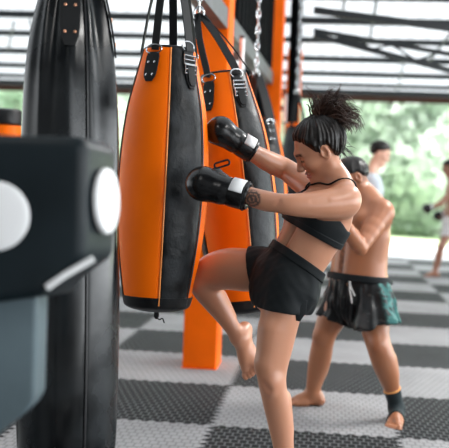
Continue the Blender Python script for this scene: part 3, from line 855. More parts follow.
# ------------------------------------------------ boxing glove (a part of the person who wears it)
def boxing_glove(tip, wrist, back, parent, k=1.0, thumb=1, h=.0035, loop=False):
    """tip: front of the glove, wrist: the open end of the cuff"""
    tip, wrist = np.asarray(tip, float), np.asarray(wrist, float)
    d = nrm(tip-wrist); b = nrm(np.asarray(back)-np.dot(back, d)*d); s = np.cross(b, d)*thumb; L = np.linalg.norm(tip-wrist)
    w = lambda x, y, z: wrist+x*L*d+k*(y*b+z*s)
    pr = [cap(w(.12, 0, 0), w(.42, .004, 0), .043*k, .046*k, sq=(b, .9)),
          cap(w(.45, .006, -.004), w(.74, .010, -.002), .052*k, .060*k, sq=(b, .92), k=.02),
          cap(w(.74, .004, -.002), w(.78, -.020, -.002), .058*k, .050*k, k=.02),
          grp([cap(w(.46, -.012, .040), w(.66, -.028, .060), .022*k, .023*k), cap(w(.66, -.028, .060), w(.84, -.045, .040), .023*k, .020*k)], k=.006)]
    pr.append(cap(w(.60, -.075, -.02), w(.78, -.082, -.01), .012*k, .012*k, k=.012, neg=True))
    def post(f):
        f.clip(halfspace(w(.10, 0, 0), -d))
    g, _ = solid('boxing_glove', pr, h, M['glove'], parent, k=.012, post=post)
    # cuff: padded strap round the wrist with white edging and a white patch
    ring = lambda x, r: [w(x, 0, 0)+k*r*(math.cos(a)*b*.93+math.sin(a)*s) for a in np.linspace(0, 2*math.pi, 40, endpoint=False)]
    m_ = MB(); m_.grid([ring(.0, .030), ring(-.005, .036), ring(.0, .045), ring(.03, .050), ring(.12, .052), ring(.26, .052), ring(.33, .050), ring(.355, .045), ring(.33, .040)])
    m_.build('cuff', M['glove'], g)
    for x in (.05, .34): MB().tube(ring(x, .0515 if x < .2 else .0485), .0028, 6, closed=True).build('edging', M['white'] if x > .2 else M['strap'], g)
    rows = []
    for x in (.07, .28):
        rows.append([w(x, 0, 0)+k*.0545*(math.cos(a)*b*.93+math.sin(a)*s) for a in np.linspace(PATCH[0], PATCH[1], 14)])
    m_ = MB(); m_.grid(rows, closed=False); o = m_.build('patch', M['white'], g)
    mod = o.modifiers.new('thick', 'SOLIDIFY'); mod.thickness = .003; mod.offset = 0
    if loop:
        c = W(222, 164, -.125); l_ = V(.95, .30, 0); n_ = V(-.30, .95, 0)
        p_ = [c+l_*(.020*(1 if math.cos(a) > 0 else -1)+.010*math.cos(a))+n_*.010*math.sin(a) for a in np.linspace(0.01, 2*math.pi+.01, 24, endpoint=False)]
        MB().tube(p_, .0042, 6, closed=True).build('pull_loop', M['strap'], g)
    return g
PATCH = (-.5, .7)

# ================================================================== THE WOMAN
DW = 3.8
W = Conv(DW)
SKIN_W = (.50, .232, .138)
woman = empty('person', on_z(285, 514, 0), 'woman in black sports bra and shorts kneeing the centre bag, black gloves raised', 'person')
# torso frame
a_ = math.radians(35)
axis = V(.57, .82, .02)
tf = V(-math.cos(a_), 0, -math.sin(a_)); tf = nrm(tf-np.dot(tf, axis)*axis)
tsd = np.cross(axis, tf)          # own left
tsd = tsd if tsd@FWD < 0 else -tsd
def T(px, py, dd, n=0, s=0, u=0): return W(px, py, dd)+n*tf+s*tsd+u*axis
tor = [cap(T(278, 289, 0), T(284.5, 279, 0), .108, .132, sq=(tf, .74)),
       cap(T(284.5, 279, 0), T(299, 258, 0), .134, .110, sq=(tf, .76), k=.04),
       cap(T(299, 258, 0), T(309, 240, 0), .113, .118, sq=(tf, .76), k=.04),
       cap(T(309, 240, 0), T(319, 220, 0), .118, .134, sq=(tf, .80), k=.04),
       cap(T(319, 220, 0), T(329, 204, 0), .130, .106, sq=(tf, .74), k=.04),
       cap(T(330, 205, 0), T(337, 197, 0), .095, .050, sq=(tf, .72), k=.04)]
for s in (-1, 1):
    tor += [ell(T(283, 283, 0, -.048, .056*s, -.01), (.076, .078, .088), k=.05),
            ell(T(316, 222, 0, .048, .056*s, .0), (.058, .060, .062), k=.035)]
# long muscle grooves of the belly and the spine
tor += [cap(T(312, 236, 0, .100, 0), T(292, 268, 0, .098, 0), .008, .008, k=.022, neg=True),
        cap(T(330, 205, 0, -.115, 0), T(300, 256, 0, -.105, 0), .008, .008, k=.03, neg=True),
        ell(T(303, 258.5, 0, .088, 0), (.012, .012, .012), k=.010, neg=True)]
for s in (-1, 1):
    tor += [cap(T(314, 232, 0, .078, .035*s), T(296, 262, 0, .074, .030*s), .020, .018, k=.03),
            cap(T(325, 208, 0, -.075, .045*s), T(303, 252, 0, -.066, .035*s), .026, .024, k=.03)]
neck = [cap(W(339, 195, .0), W(330, 166, .0), .058, .049, k=.03), cap(W(340, 180, -.02), W(347, 197, -.11), .040, .046, k=.04),
        cap(W(336, 190, .03), W(322, 198, .12), .030, .040, k=.04)]
# near (left) arm
nearm = chain([(344, 202.5, -.12, 14.6), (335, 203.5, -.155, 14.4), (321, 204.5, -.185, 13.0), (305, 205, -.21, 11.2), (290, 204.5, -.225, 9.5), (278, 203, -.22, 8.4),
               (266, 201, -.205, 8.9), (254, 197.5, -.185, 8.2), (244, 193.5, -.165, 6.9), (234, 189, -.15, 6.6)], W, k=.012)
nearm += [cap(W(328, 199, -.245), W(314, 201, -.262), .006, .005, k=.02, neg=True), cap(W(312, 208, -.20), W(296, 207.5, -.215), .026, .022, k=.02),
          cap(W(276, 205, -.262), W(279, 201, -.262), .006, .006, k=.012, neg=True),
          ell(W(344, 200, -.13), (.060, .060, .060), k=.03), cap(W(338, 210, -.05), W(322, 208, -.13), .05, .035, k=.035)]
# far (right) arm
farm = chain([(320, 197, .14, 13), (311, 188, .20, 12.4), (298, 178.5, .28, 11.0), (287, 170, .33, 9.6), (276, 165, .32, 9.8), (264, 159, .28, 9.0), (252, 152, .235, 7.3), (243, 146, .20, 6.7)], W, k=.012)
# standing (left) leg
stand = chain([(288, 281, -.05, 21), (284, 298, -.055, 20), (280, 318, -.06, 18.8), (275.2, 345, -.06, 16.8), (272.3, 366, -.062, 14.2), (271.8, 379, -.066, 12.8), (273.5, 390, -.064, 12.0),
               (276.5, 404, -.05, 12.2), (280, 422, -.035, 11.4), (283.5, 446, -.03, 9.5), (286, 472, -.03, 7.6), (288, 494, -.03, 6.6)], W, k=.012)
stand += [ell(W(270.5, 381, -.10), (.034, .034, .045), k=.025),                      # kneecap
          ell(W(262.5, 366, -.09), (.026, .026, .040), k=.03), ell(W(272.5, 392, -.108), (.012, .012, .014), k=.02),
          cap(W(263, 384, -.125), W(268, 390, -.128), .006, .006, k=.022, neg=True),
          cap(W(282, 398, -.01), W(286, 430, -.0), .036, .026, k=.03),               # calf
          cap(W(270, 330, -.10), W(266, 362, -.10), .040, .032, k=.04)]
ankle = W(288, 497, -.03); ankle[2] = .082
stand += foot(ankle, V(-.75, 0, -.65)*np.array([1, 1, 0]), (0, 0, 1), side=-1)
# raised (right) leg
raised = chain([(281, 273, .06, 20.5), (263, 270, .11, 20.2), (246, 270, .15, 20.4), (229, 269, .19, 19.8), (213.5, 272, .225, 17.6), (204.5, 278, .245, 14.0)], W, k=.012)
shin = chain([(204, 280, .25, 14), (205.5, 288, .26, 12.6), (212, 298, .275, 11.2), (220, 309, .285, 9.6), (228, 321, .295, 7.8), (235, 332, .30, 6.6), (238, 338, .30, 7.0)], W, k=.012)
shin += [ell(W(199.5, 282, .235), (.036, .042, .036), k=.03), cap(W(219, 297, .31), W(231, 316, .335), .034, .022, k=.03)]
rank = W(240, 339, .30)
rfoot = foot(rank, V(.09, -.97, -.16), V(-.50, .05, -.85), L=.24, k=1.02, side=-1)
# head
HW = Head(W(320, 149.5, -.0), V(-.87, -.48, .02), V(-.46, .86, -.20), 1.02)
prims = [grp(tor+neck, k=.02, kin=.02)]
body_prims = tor+neck
f = Field(P(180, 525, 3.75)-.25, P(385, 110, 3.9)+.25, .0042)
def pbounds(pr, pad=.05):
    bs = [bounds(p) for p in pr if not p['neg']]; return np.min([b[0] for b in bs], 0)-pad, np.max([b[1] for b in bs], 0)+pad
HP = HW.prims()
allp = tor+neck+nearm+farm+stand+raised+shin+rfoot+HP
lo, hi = pbounds(allp)
f = Field(lo, hi, .0042)
f.add(tor, .03); f.add(neck, .03)
f.add([grp(stand, k=.018, kin=.012)])
f.add([grp([grp(raised, k=.01, kin=.012), grp(shin+rfoot, k=.016, kin=.014)], k=.016, kin=.012)])
f.add([grp(HP, k=.02, kin=.012)])
f.add([grp(nearm, k=.026, kin=.012)]); f.add([grp(farm, k=.026, kin=.012)])
def tint_w(v):
    c = color(v, SKIN_W)
    c = face_tint(c, HW, v)
    x, y, z = proj(v); d = z-DW
    # tattoo round the near forearm
    near = ss(x, 243.5, 245)*(1-ss(x, 259, 262))*ss(y, 186, 189)*(1-ss(y, 212, 214))*(1-ss(d, -.14, -.12))
    q = (x-252)*.9+(y-199)*.5; r = -(x-252)*.4+(y-199)*1.1
    pat = (np.sin(np.hypot(q, r)*1.7+.4)+.8*np.sin(q*1.15+1)*np.sin(r*1.2)+.3*np.sin(q*2.6-r*1.9)) > -.45
    edge_ = 1-ss(np.abs((x-252)/10)**2+np.abs((y-198.5)/9.5)**2, .75, 1.1)
    c = paint(c, near*edge_*(.25+.65*pat), (.035, .030, .032))
    # redder knees, elbows and toes
    for p0, r0, am in ((W(270, 384, -.1), .06, .22), (W(198, 282, .23), .07, .25), (W(244, 378, .3), .05, .3), (W(278, 205, -.24), .05, .2)):
        c = paint(c, am*(1-ss(np.linalg.norm(v-p0, axis=1), r0*.3, r0)), (.52, .20, .13))
    return c
wb = field_obj('body', f, M['skin'], woman, tint_w)

# clothes: snug layers over the same body
def layer(name, prims_groups, off, region, m, parent, h=.0042, tint=None, disp=None, pad=.04, kk=.02):
    lo, hi = pbounds([p for g, k, kin in prims_groups for p in g], pad)
    g = Field(lo, hi, h)
    for pr, k, kin in prims_groups: g.add([grp(pr, k=k, kin=kin)])
    g.offset(off)
    if disp: g.offset(disp)
    g.clip(region)
    return field_obj(name, g, m, parent, tint), g
wc = W(299, 257, 0)
def folds_w(X): return (.0032*noise3(X, 85, 3)+.002*noise3(X, 160, 5)).astype(np.float32)
reg_short = fmax(halfspace(wc+axis*.0, axis),
                 halfspace(W(253.5, 270, .15), V(-1, -.18, .28)),
                 halfspace(W(280, 311, -.05), V(-.16, -1, .0)))
sh, gs = layer('shorts', [(tor, .03, .03), (stand[:-14], .014, .012), (raised, .012, .012)], .0095, reg_short, M['cloth'], woman, disp=folds_w)
# waistband
wbp = [halfspace(wc+axis*.002, axis), halfspace(wc-axis*.034, -axis)]
layer('waistband', [(tor, .03, .03)], .0135, fmax(*wbp), M['cloth'], sh)
# side slit flap at the back of the near hem
MB().ribbon([W(301, 300, -.12), W(300.5, 312, -.115), W(298, 321, -.11)], [.05, .045, .016], .008, V(.25, 0, -1)).build('hem_flap', M['cloth'], sh, bevel=.003)
# sports bra
bc = W(318, 221, 0)
axb = nrm(axis*1.0+tf*.14)
band = fmax(halfspace(bc+axb*.030, axb), halfspace(bc-axb*.052, -axb))
def bra_top(X):
    # higher in front, lower at the back
    n_ = (X-bc.astype(np.float32))@tf.astype(np.float32); u_ = (X-bc.astype(np.float32))@axb.astype(np.float32)
    return u_-(.030+.05*np.clip(n_/.12, -.15, 1))
br, gb = layer('sports_bra', [(tor, .03, .03)], .008, fmax(bra_top, halfspace(bc-axb*.056, -axb)), M['cloth'], woman)
layer('underband', [(tor, .03, .03)], .0105, fmax(halfspace(bc-axb*.032, axb), halfspace(bc-axb*.058, -axb)), M['cloth'], br)
for pts in ([(300, 196, .02), (310, 187, .03), (320, 186.5, .0), (330, 186.5, -.05), (341, 185, -.07), (350, 186, -.05), (355, 196, -.02), (352, 214, -.02)],
            [(292, 200, .1), (300, 190, .12), (312, 184, .14), (326, 186, .12), (340, 196, .08), (346, 214, .04)]):
    path = [f.snap(W(*p), .0035) for p in catmull([np.array(p, float) for p in pts], 5)]
    path = [path[0]]+[(path[i-1]+path[i]*2+path[i+1])/4 for i in range(1, len(path)-1)]+[path[-1]]
    MB().tube(path, .0036, 6).build('bra_strap', M['cloth'], br)

# hair: a cap drawn back to a high tie and a burst of loose strands
def hair_cap(name, H, parent, m, line, off=.012, tie=None, ridge=.0028, h=.0038):
    hp = H.prims(ears=False)[:3]
    lx, ly = [q[0] for q in line], [q[1] for q in line]
    def disp(X):
        L = H.loc(X.reshape(-1, 3)); thin = np.clip((L[:, 1]-np.interp(L[:, 0], lx, ly))/.035, 0, 1); thin = (off*.92)*(1-thin)**1.5; t = np.array(tie if tie is not None else (-.03, .13, 0))
        dv = L-t; ang = np.arctan2(dv[:, 2], dv[:, 0]+.3*dv[:, 1]); r_ = np.linalg.norm(dv, axis=1)
        return (ridge*(np.sin(ang*17+2.5*np.sin(ang*5+1)+14*r_)+.7*np.sin(ang*37+3*np.sin(r_*45)+ang*3)+.5*np.sin(r_*90+ang*9))-thin).reshape(X.shape[:-1]).astype(np.float32)
    def reg(X):
        L = H.loc(X.reshape(-1, 3)); c = np.interp(L[:, 0], [q[0] for q in line], [q[1] for q in line])
        return ((c-L[:, 1])*.8+.002*np.sin(L[:, 0]*300)).reshape(X.shape[:-1]).astype(np.float32)
    o, g = layer(name, [(hp, .03, .03)], off, reg, m, parent, h=h, disp=disp)
    return o, g
line = [(-.09, -.072), (-.055, -.066), (-.035, -.040), (-.028, .012), (.004, .020), (.012, -.004), (.024, .006), (.040, .038), (.058, .064), (.070, .078), (.10, .086)]
tie_l = HW.loc(W(318, 121, .0)[None])[0]
hc, _ = hair_cap('hair', HW, woman, M['hair'], line, off=.014, tie=tie_l)
tie = W(318.5, 121.5, 0)
TD = V(.10, .98, .05)
MB().tube([tie+.021*(math.cos(q)*V(1, -.1, 0)+math.sin(q)*V(0, 0, 1)) for q in np.linspace(0, 2*math.pi, 20, endpoint=False)], .008, 8, closed=True).build('hair_tie', M['strap'], hc)
def strands(name, specs, m, parent):
    v = []; fc = []
    for pts, r0 in specs:
        n = len(pts); k = len(v)
        for i, p in enumerate(pts):
            t = nrm(pts[min(i+1, n-1)]-pts[max(i-1, 0)]); u = nrm(np.cross(t, FWD)); w_ = np.cross(t, u)
            r = r0*(1-.85*(i/(n-1))**1.5)
            for a in (0, 2.094, 4.189): v.append(p+r*(math.cos(a)*u*1.3+math.sin(a)*w_*.8))
        for i in range(n-1):
            for a in range(3):
                b_ = (a+1) % 3; fc.append((k+3*i+a, k+3*i+b_, k+3*i+3+b_, k+3*i+3+a))
    return link(name, mesh_np(name, v, fc), m, parent)
sp = []
r = np.random.default_rng(5)
for ci in range(92):
    # locks of hair that leave the tie together and meet again at the tip
    u = r.random()
    if u < .15: an, Lg, grav = r.uniform(85, 122), r.uniform(.06, .13), .0
    elif u < .88: an, Lg, grav = r.uniform(0, 68), r.uniform(.12, .195), .04
    else: an, Lg, grav = r.uniform(-45, 10), r.uniform(.07, .12), .06
    an = math.radians(an); zz_ = r.normal()*.40
    d0 = nrm(math.cos(an)*RT+math.sin(an)*UPV+zz_*FWD); st = nrm(.8*TD+.9*d0)
    wob = r.normal(size=3)*.012; ph = r.random()*6
    for i in range(8):
        n = 9; pts = []; L2 = Lg*r.uniform(.72, 1.05); o1 = r.normal(size=3)*.010; o2 = r.normal(size=3)*.008
        base = tie+TD*.006
        for j in range(n):
            t = j/(n-1)
            pts.append(base+st*(1-t)*t*L2*.75+d0*L2*t-UPV*grav*t*t*1.2+wob*math.sin(t*4+ph)*t+o1*(1-.3*t)+o2*math.sin(3*t))
        sp.append((pts, r.uniform(.0016, .0040)))
strands('ponytail', sp, M['hair_tail'], hc)
# loose wisps along the nape
sp = []
for i in range(60):
    b0 = HW.w(r.uniform(-.09, -.05), r.uniform(-.05, .06), r.uniform(-.06, .06)); b0 = b0+.006*nrm(b0-HW.c)
    d0 = nrm(-.6*HW.u-.5*HW.f+r.normal(size=3)*.35); Lg = r.uniform(.03, .07)
    sp.append(([b0+d0*Lg*t+UPV*-.02*t*t for t in np.linspace(0, 1, 6)], .0013))
strands('wisps', sp, M['hair'], hc)

# gloves
PATCH = (-.25, 1.0)
boxing_glove(W(188, 180, -.095), W(249, 197, -.168), V(.1, .30, -1), woman, 1.10, thumb=-1, loop=True)
PATCH = (-.3, .95)
boxing_glove(W(208, 124, .185), W(254, 152.5, .225), V(.25, .45, -1), woman, 1.0, thumb=-1)

# ================================================================== THE MAN BEHIND HER
DM = 5.5
Mn = Conv(DM)
SKIN_M = (.37, .150, .074)
man = empty('person', on_z(350, 410, 0), 'shirtless man in black and teal boxing shorts with one ankle support, behind the woman', 'person')
a_ = math.radians(38)
maxis = V(.10, .99, .0); mf = V(-math.cos(a_), -.05, -math.sin(a_)); mf = nrm(mf-np.dot(mf, maxis)*maxis)
ms = np.cross(maxis, mf); ms = ms if ms@FWD < 0 else -ms
def TM(px, py, dd=0, n=0, s=0, u=0): return Mn(px, py, dd)+n*mf+s*ms+u*maxis
mt = [cap(TM(357, 297), TM(358, 280), .150, .172, sq=(mf, .80)),
      cap(TM(358, 280), TM(359.5, 258), .172, .166, sq=(mf, .80), k=.04),
      cap(TM(359.5, 258), TM(362, 236), .164, .172, sq=(mf, .78), k=.04),
      cap(TM(362, 236), TM(363, 216), .170, .152, sq=(mf, .72), k=.04),
      cap(TM(363, 216), TM(365, 202), .14, .09, sq=(mf, .72), k=.05)]
for s in (-1, 1):
    mt += [ell(TM(364, 219, 0, .085, .075*s), (.07, .06, .055), k=.04),
           ell(TM(357, 288, 0, -.07, .07*s), (.09, .09, .09), k=.05),
           cap(TM(362, 240, 0, .108, .04*s), TM(358, 272, 0, .108, .035*s), .024, .022, k=.03),
           cap(TM(367, 210, 0, -.085, .07*s), TM(362, 250, 0, -.085, .05*s), .04, .034, k=.04)]
mt += [cap(TM(363, 234, 0, .142, 0), TM(358, 276, 0, .142, 0), .007, .007, k=.02, neg=True),
       cap(TM(367, 206, 0, -.14, 0), TM(361, 262, 0, -.135, 0), .008, .008, k=.03, neg=True),
       ell(TM(358.5, 264, 0, .136, 0), (.009, .009, .009), k=.01, neg=True)]
mt += [cap(TM(362, 222, 0, -.02, .165), TM(360, 256, 0, .01, .150), .020, .012, k=.03)]
mn = [cap(Mn(364, 206), Mn(358, 184), .070, .060, k=.04)]
LS = TM(362, 211, 0, 0, .155); RS = TM(362, 211, 0, 0, -.155)
for S_ in (LS, RS): mn.append(cap(Mn(364, 198), S_+maxis*.005, .052, .052, k=.05))
def arm_w(S_, E_, Wr, r0=1.0, k=.012):
    out = []
    for a, b, R_ in ((S_, E_, (.062, .060, .056, .050, .043, .038)), (E_, Wr, (.039, .043, .042, .037, .031, .027))):
        for i in range(5):
            out.append(cap(a+(b-a)*i/5, a+(b-a)*(i+1)/5, R_[i]*r0, R_[i+1]*r0, k=k))
    return out
LE = Mn(360.5, 248, -.27); LWr = Mn(338, 216, -.40)
RE = Mn(341, 242, .03); RWr = Mn(327, 207, -.10)
marml = arm_w(LS, LE, LWr)+[ell(LS, (.064, .062, .070), k=.03)]+fist(LWr, V(-.5, .85, -.1), V(.6, .3, -.6), thumb=1)
marmr = arm_w(RS, RE, RWr)+[ell(RS, (.064, .062, .070), k=.03)]+fist(RWr, V(-.3, .95, -.1), V(-.6, .2, -.6), thumb=-1)
mlegl = chain([(370, 290, -.07, 17), (372, 305, -.10, 16.4), (374.5, 320, -.15, 14.4), (376, 334, -.185, 12.4), (379, 346, -.20, 11.4), (383, 358, -.19, 11.8), (387.5, 372, -.165, 10.6), (391.5, 387, -.13, 7.4), (394.5, 399, -.11, 6.1), (396.5, 408, -.10, 6.2)], Mn, k=.012)
mlegl += [ell(Mn(377.5, 344, -.245), (.036, .034, .042), k=.03), cap(Mn(389, 358, -.15), Mn(393, 374, -.12), .040, .030, k=.03)]
ank = Mn(396.5, 409, -.10); gz = ank[2]; ank[2] = .080
mlegl += foot(ank, nrm((Mn(393, 424, -.30)-ank)*np.array([1, 1, 0])), (0, 0, 1), L=.245, k=1.16, side=1)
mlegr = chain([(347, 290, .06, 17), (339, 306, .08, 15.6), (331, 320, .10, 13.0), (325, 334, .115, 10.8), (322.5, 345, .125, 9.9), (320.5, 356, .14, 10.3), (317.5, 370, .155, 9.3), (314, 385, .17, 7.0), (312.5, 394, .18, 6.0)], Mn, k=.012)
mlegr += [ell(Mn(320, 336, .08), (.040, .034, .04), k=.03), cap(Mn(324.5, 350, .16), Mn(322, 370, .18), .036, .030, k=.03)]
rk = Mn(313, 396, .18); rk[2] = .080
mlegr += foot(rk, V(-1, 0, -.1)*np.array([1, 1, 0]), (0, 0, 1), L=.255, k=1.0, side=-1)
HM = Head(Mn(352, 179, 0), V(-.86, -.42, -.28), V(-.44, .88, 0), 1.0)
HPm = HM.prims()
allp = mt+mn+marml+marmr+mlegl+mlegr+HPm
lo, hi = pbounds(allp); fm = Field(lo, hi, .0055)
fm.add(mt, .03); fm.add(mn, .04)
for g_ in (mlegl, mlegr, marml, marmr): fm.add([grp(g_, k=.026, kin=.012)])
fm.add([grp(HPm, k=.02, kin=.012)])
def tint_m(v):
    c = face_tint(color(v, SKIN_M), HM, v, brow=(.02, .012, .01))
    L = (v-TM(358.5, 266)); n_ = L@mf; s_ = L@ms; u_ = L@maxis
    hairy = ss(n_, .10, .12)*(1-ss(np.abs(s_), .008, .028))*(1-ss(u_, .10, .16))*ss(u_, -.12, -.1)
    c = paint(c, hairy*.6*(noise3(v, 260, 2) > -.25), (.10, .045, .03))
    # shaved sides of the head
    Lh = HM.loc(v); sh_ = (np.abs(Lh).max(1) < .13)*(1-ss(Lh[:, 0], .0, .03))*ss(Lh[:, 1], -.055, -.03)*ss(np.abs(Lh[:, 2])+.9*np.maximum(-Lh[:, 0]-.05, 0), .045, .055)*(np.abs(Lh[:, 2]) < .078)
    return paint(c, .55*sh_, (.06, .035, .025))
field_obj('body', fm, M['skin'], man, tint_m)
mline = [(-.09, -.035), (-.05, -.02), (-.02, .018), (.02, .028), (.045, .038), (.065, .062), (.10, .066)]
hair_cap('hair', HM, man, M['hair'], mline, off=.012, tie=(-.03, .12, 0), ridge=.0014, h=.005)
# loose satin shorts
SH = [cap(TM(358, 281), TM(358.5, 296), .178, .185, sq=(mf, .84))]
lgl = [cap(Mn(371, 293, -.07), Mn(377.5, 332, -.18), .122, .132, sq=(mf, .95)), cap(Mn(377.5, 332, -.18), Mn(380, 345, -.21), .132, .134, sq=(mf, .95))]+[cap(p['a'], p['b'], p['ra']+.010, p['rb']+.010) for p in mlegl[:13]]
lgr = [cap(Mn(347, 293, .05), Mn(335, 325, .10), .118, .126, sq=(mf, .92)), cap(Mn(335, 325, .10), Mn(331, 338, .12), .126, .128, sq=(mf, .92))]
hl0, hl1 = Mn(377, 326.5, -.15), Mn(333.5, 317.5, .10)
nl, nr_ = V(.20, -1, -.12), V(-.30, -1, .05)
def folds_m(X):
    Q = X.reshape(-1, 3)-TM(358, 276).astype(np.float32); s_ = Q@ms.astype(np.float32); n_ = Q@mf.astype(np.float32); u_ = Q@maxis.astype(np.float32)
    an = np.arctan2(s_, n_); k = np.clip(-u_/.12, .15, 1)
    return ((.007*np.sin(an*15+u_*8)+.004*np.sin(an*27-u_*14)+.003*np.sin(u_*55+an*4))*k).reshape(X.shape[:-1]).astype(np.float32)
lo, hi = pbounds(SH+lgl+lgr, .03); g = Field(lo, hi, .0052)
gl = Field(lo, hi, .0052); gl.add(lgl, .02); gl.clip(halfspace(hl0, nl))
gr_ = Field(lo, hi, .0052); gr_.add(lgr, .02); gr_.clip(halfspace(hl1, nr_))
g.add(SH, .03); g.F = smin(g.F, smin(gl.F, gr_.F, .006), .02)
g.offset(folds_m)
g.clip(halfspace(TM(358.5, 275.5), maxis))
# hollow the legs so that the hems stand off the thighs
inn = Field(lo, hi, .0052); inn.add([cap(Mn(377.5, 331, -.175), Mn(380, 350, -.21), .070, .108, sq=(mf, .92))], .01); inn.add([cap(Mn(335.5, 322, .10), Mn(331, 342, .12), .068, .105, sq=(mf, .92))], .01)
g.F = np.maximum(g.F, -inn.F)
def tint_s(v):
    Q = v-TM(358, 290); s_ = Q@ms; n_ = Q@mf; u_ = Q@maxis; an = np.degrees(np.arctan2(s_, n_))
    c = color(v, (.006, .007, .008))
    teal = ss(an, 74, 80)*(1-ss(an, 112, 120))
    pat = noise3(v, 120, 4)+.6*noise3(v, 260, 9)
    c = paint(c, teal*(pat > -.30), (.018, .10, .095))
    c = paint(c, teal*(pat < -.30)*.8, (.02, .025, .025))
    c = paint(c, teal*(pat > .35)*.6, (.09, .22, .20))
    fleck = (noise3(v, 150, 21)+.7*noise3(v, 310, 22) > .62)
    c = paint(c, (1-teal)*fleck*.35, (.07, .085, .08))
    return c
msd = field_obj('shorts', g, M['satin'], man, tint_s)
layer('waistband', [(mt, .03, .03)], .016, fmax(halfspace(TM(358.5, 274), maxis), halfspace(TM(358.5, 281), -maxis)), M['cloth'], msd, h=.0055)
dp = [(346, 277.5), (347, 283), (349, 290), (351, 297), (352.5, 303)]
for k_ in (0, 2.2):
    pts = [g.snap(Mn(x+k_*i*.25, y-k_*i*.8, -.16), .005) for i, (x, y) in enumerate(dp)]
    MB().tube(catmull(pts, 4), .0045, 6).build('drawstring', M['cord'], msd)
# ankle support
lo_, hi_ = Mn(391, 389, -.13), ank
foot_l = foot(ank, nrm((Mn(393, 424, -.30)-ank)*np.array([1, 1, 0])), (0, 0, 1), L=.245, k=1.16, side=1)
fd = nrm((Mn(393, 424, -.30)-ank)*np.array([1, 1, 0]))
shax = nrm(ank-Mn(391.5, 387, -.13))
ab, ga = layer('ankle_support', [(mlegl[:38], .02, .012), (foot_l[:5], .02, .02)], .005, fmax(halfspace(Mn(391.7, 389.5, -.13), -shax), halfspace(ank+fd*.085, fd)), M['brace'], man, h=.0045)
layer('orange_edge', [(mlegl[:38], .02, .012)], .0062, fmax(halfspace(Mn(391.6, 389, -.13), -shax), halfspace(Mn(392, 391, -.13), shax)), M['brace_trim'], ab, h=.004)

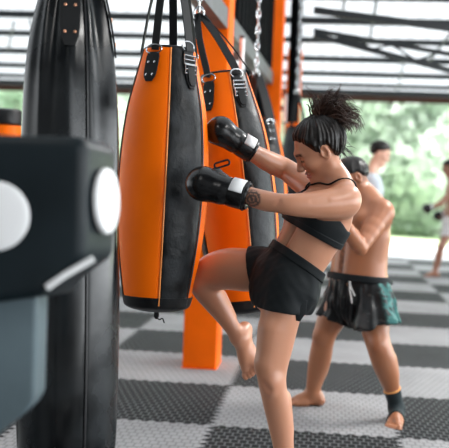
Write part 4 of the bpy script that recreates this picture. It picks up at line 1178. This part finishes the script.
# ================================================================== PEOPLE FARTHER BACK
def simple_person(D, cx, yfoot, label, face, pose, shirt=None, trousers=None, skin=(.42, .22, .15), h=.011, name='person', glove=False):
    """standing figure: face = +1 looks right, -1 looks left; pose: dict of joints in pixels"""
    C_ = Conv(D); pf = D/FPX
    root = empty(name, on_z(cx, yfoot, 0), label, 'person')
    g = lambda k, dd=0: C_(*(pose[k]+(dd,)))
    side = V(0, 0, -1)
    tors = [cap(g('hip'), g('waist'), .150, .125, sq=(RT, .78)), cap(g('waist'), g('chest'), .125, .160, sq=(RT, .72), k=.05), cap(g('chest'), g('neck'), .150, .07, sq=(RT, .72), k=.05)]
    nk = [cap(g('neck'), g('head'), .062, .055, k=.03)]
    H = Head(g('head'), V(face*pose['look'][0], pose['look'][1], pose['look'][2]), V(-pose['look'][1]*face*-1*-1, .95, 0) if False else V(face*-pose['look'][1]*1.0, .92, 0), 1.0)
    limbs = []
    for i, s in ((0, -1), (1, 1)):
        sh_ = g('chest', 0)+UPV*.05+side*-s*.17
        e, w_ = C_(*pose['elbow%d' % i]), C_(*pose['wrist%d' % i])
        limbs.append([cap(sh_, e, .058, .043), cap(e, w_, .044, .030), ell(sh_, (.066,)*3, k=.03)]+([] if glove else fist(w_, nrm(w_-e), -FWD, thumb=s)))
        k_, a_k = C_(*pose['knee%d' % i]), C_(*pose['ankle%d' % i]); a_k[2] = max(a_k[2], .08) if pose['ankle%d' % i][3:] == () else .08
        a_k[2] = .08
        hp = g('hip')+side*-s*.085
        limbs.append([cap(hp, k_, .088, .057), cap(k_, k_+(a_k-k_)*.35, .055, .058), cap(k_+(a_k-k_)*.35, a_k, .058, .036)]+foot(a_k, (RT*face*np.array([1, 1, 0])), (0, 0, 1), side=s*face))
    allp = tors+nk+[p for l in limbs for p in l]+H.prims()
    lo, hi = pbounds(allp); ff = Field(lo, hi, h); ff.add(tors, .04); ff.add(nk, .04)
    for l in limbs: ff.add([grp(l, k=.03, kin=.02)])
    ff.add([grp(H.prims(), k=.02, kin=.015)])
    field_obj('body', ff, M['skin'], root, lambda v: face_tint(color(v, skin), H, v))
    hl = [(-.09, -.06), (-.04, -.03), (.0, .01), (.03, .03), (.06, .06), (.10, .066)]
    hair_cap('hair', H, root, M['hair'], hl, off=.014, ridge=0, h=.008)
    ax_ = nrm(g('chest')-g('hip'))
    if shirt is not None:
        layer('shirt', [(tors, .04, .04), (limbs[0][:1]+limbs[0][2:3], .03, .02), (limbs[2][:1]+limbs[2][2:3], .03, .02)], .016,
              fmax(halfspace(g('neck')-ax_*.015, ax_), halfspace(g('hip')-ax_*.02, -ax_)), shirt, root, h=.010)
    layer('shorts', [(tors, .04, .04), (limbs[1][:1], .03, .02), (limbs[3][:1], .03, .02)], .024,
          fmax(halfspace(lerp(g('hip'), g('waist'), .6), ax_), halfspace(g('hip')-UPV*pose.get('hem', .30), -UPV)), trousers, root, h=.010, tint=None)
    return root, limbs, C_
M['grey_shorts'] = mat('grey patterned shorts', (.52, .52, .53, 1), .7, .3, vary=(40, .5))
M['dark_shorts'] = mat('dark shorts', (.03, .035, .04, 1), .7, .3)
M['plain_skin'] = M['skin']
simple_person(9.5, 372, 318, 'person in a grey shirt standing far back, head bowed to the right above the man', 1,
    dict(head=(380, 153.5), look=(.86, -.42, -.2), neck=(372, 172), chest=(370, 190), waist=(369, 214), hip=(369, 232),
         elbow0=(374, 208, -.22), wrist0=(380, 222, -.2), elbow1=(376, 206, .2), wrist1=(384, 218, .2), knee0=(371, 273, -.1), ankle0=(367, 308, -.1), knee1=(374, 272, .1), ankle1=(374, 306, .1)),
    shirt=M['grey_shirt'], trousers=M['dark_shorts'], skin=(.62, .36, .26))
rp, lm, C14 = simple_person(14.0, 446, 276, 'far fighter with black gloves and pale shorts stepping in at the right edge', -1,
    dict(head=(449, 168), look=(.92, -.3, -.1), neck=(452, 180), chest=(453, 192), waist=(452, 212), hip=(451, 224),
         elbow0=(440, 204, -.22), wrist0=(430, 208, -.25), elbow1=(448, 209, .2), wrist1=(441, 214, .1), knee0=(441, 247, -.15), ankle0=(435, 271, -.1), knee1=(460, 248, .1), ankle1=(466, 270, .15), hem=.17),
    trousers=M['grey_shorts'], skin=(.30, .14, .09))
for tip, wr in (((424.5, 209, -.25), (433, 206.5, -.25)), ((434.5, 217, .1), (443.5, 212.5, .1))):
    boxing_glove(C14(*tip), C14(*wr), V(0, .5, -1), rp, 1.0, h=.008)
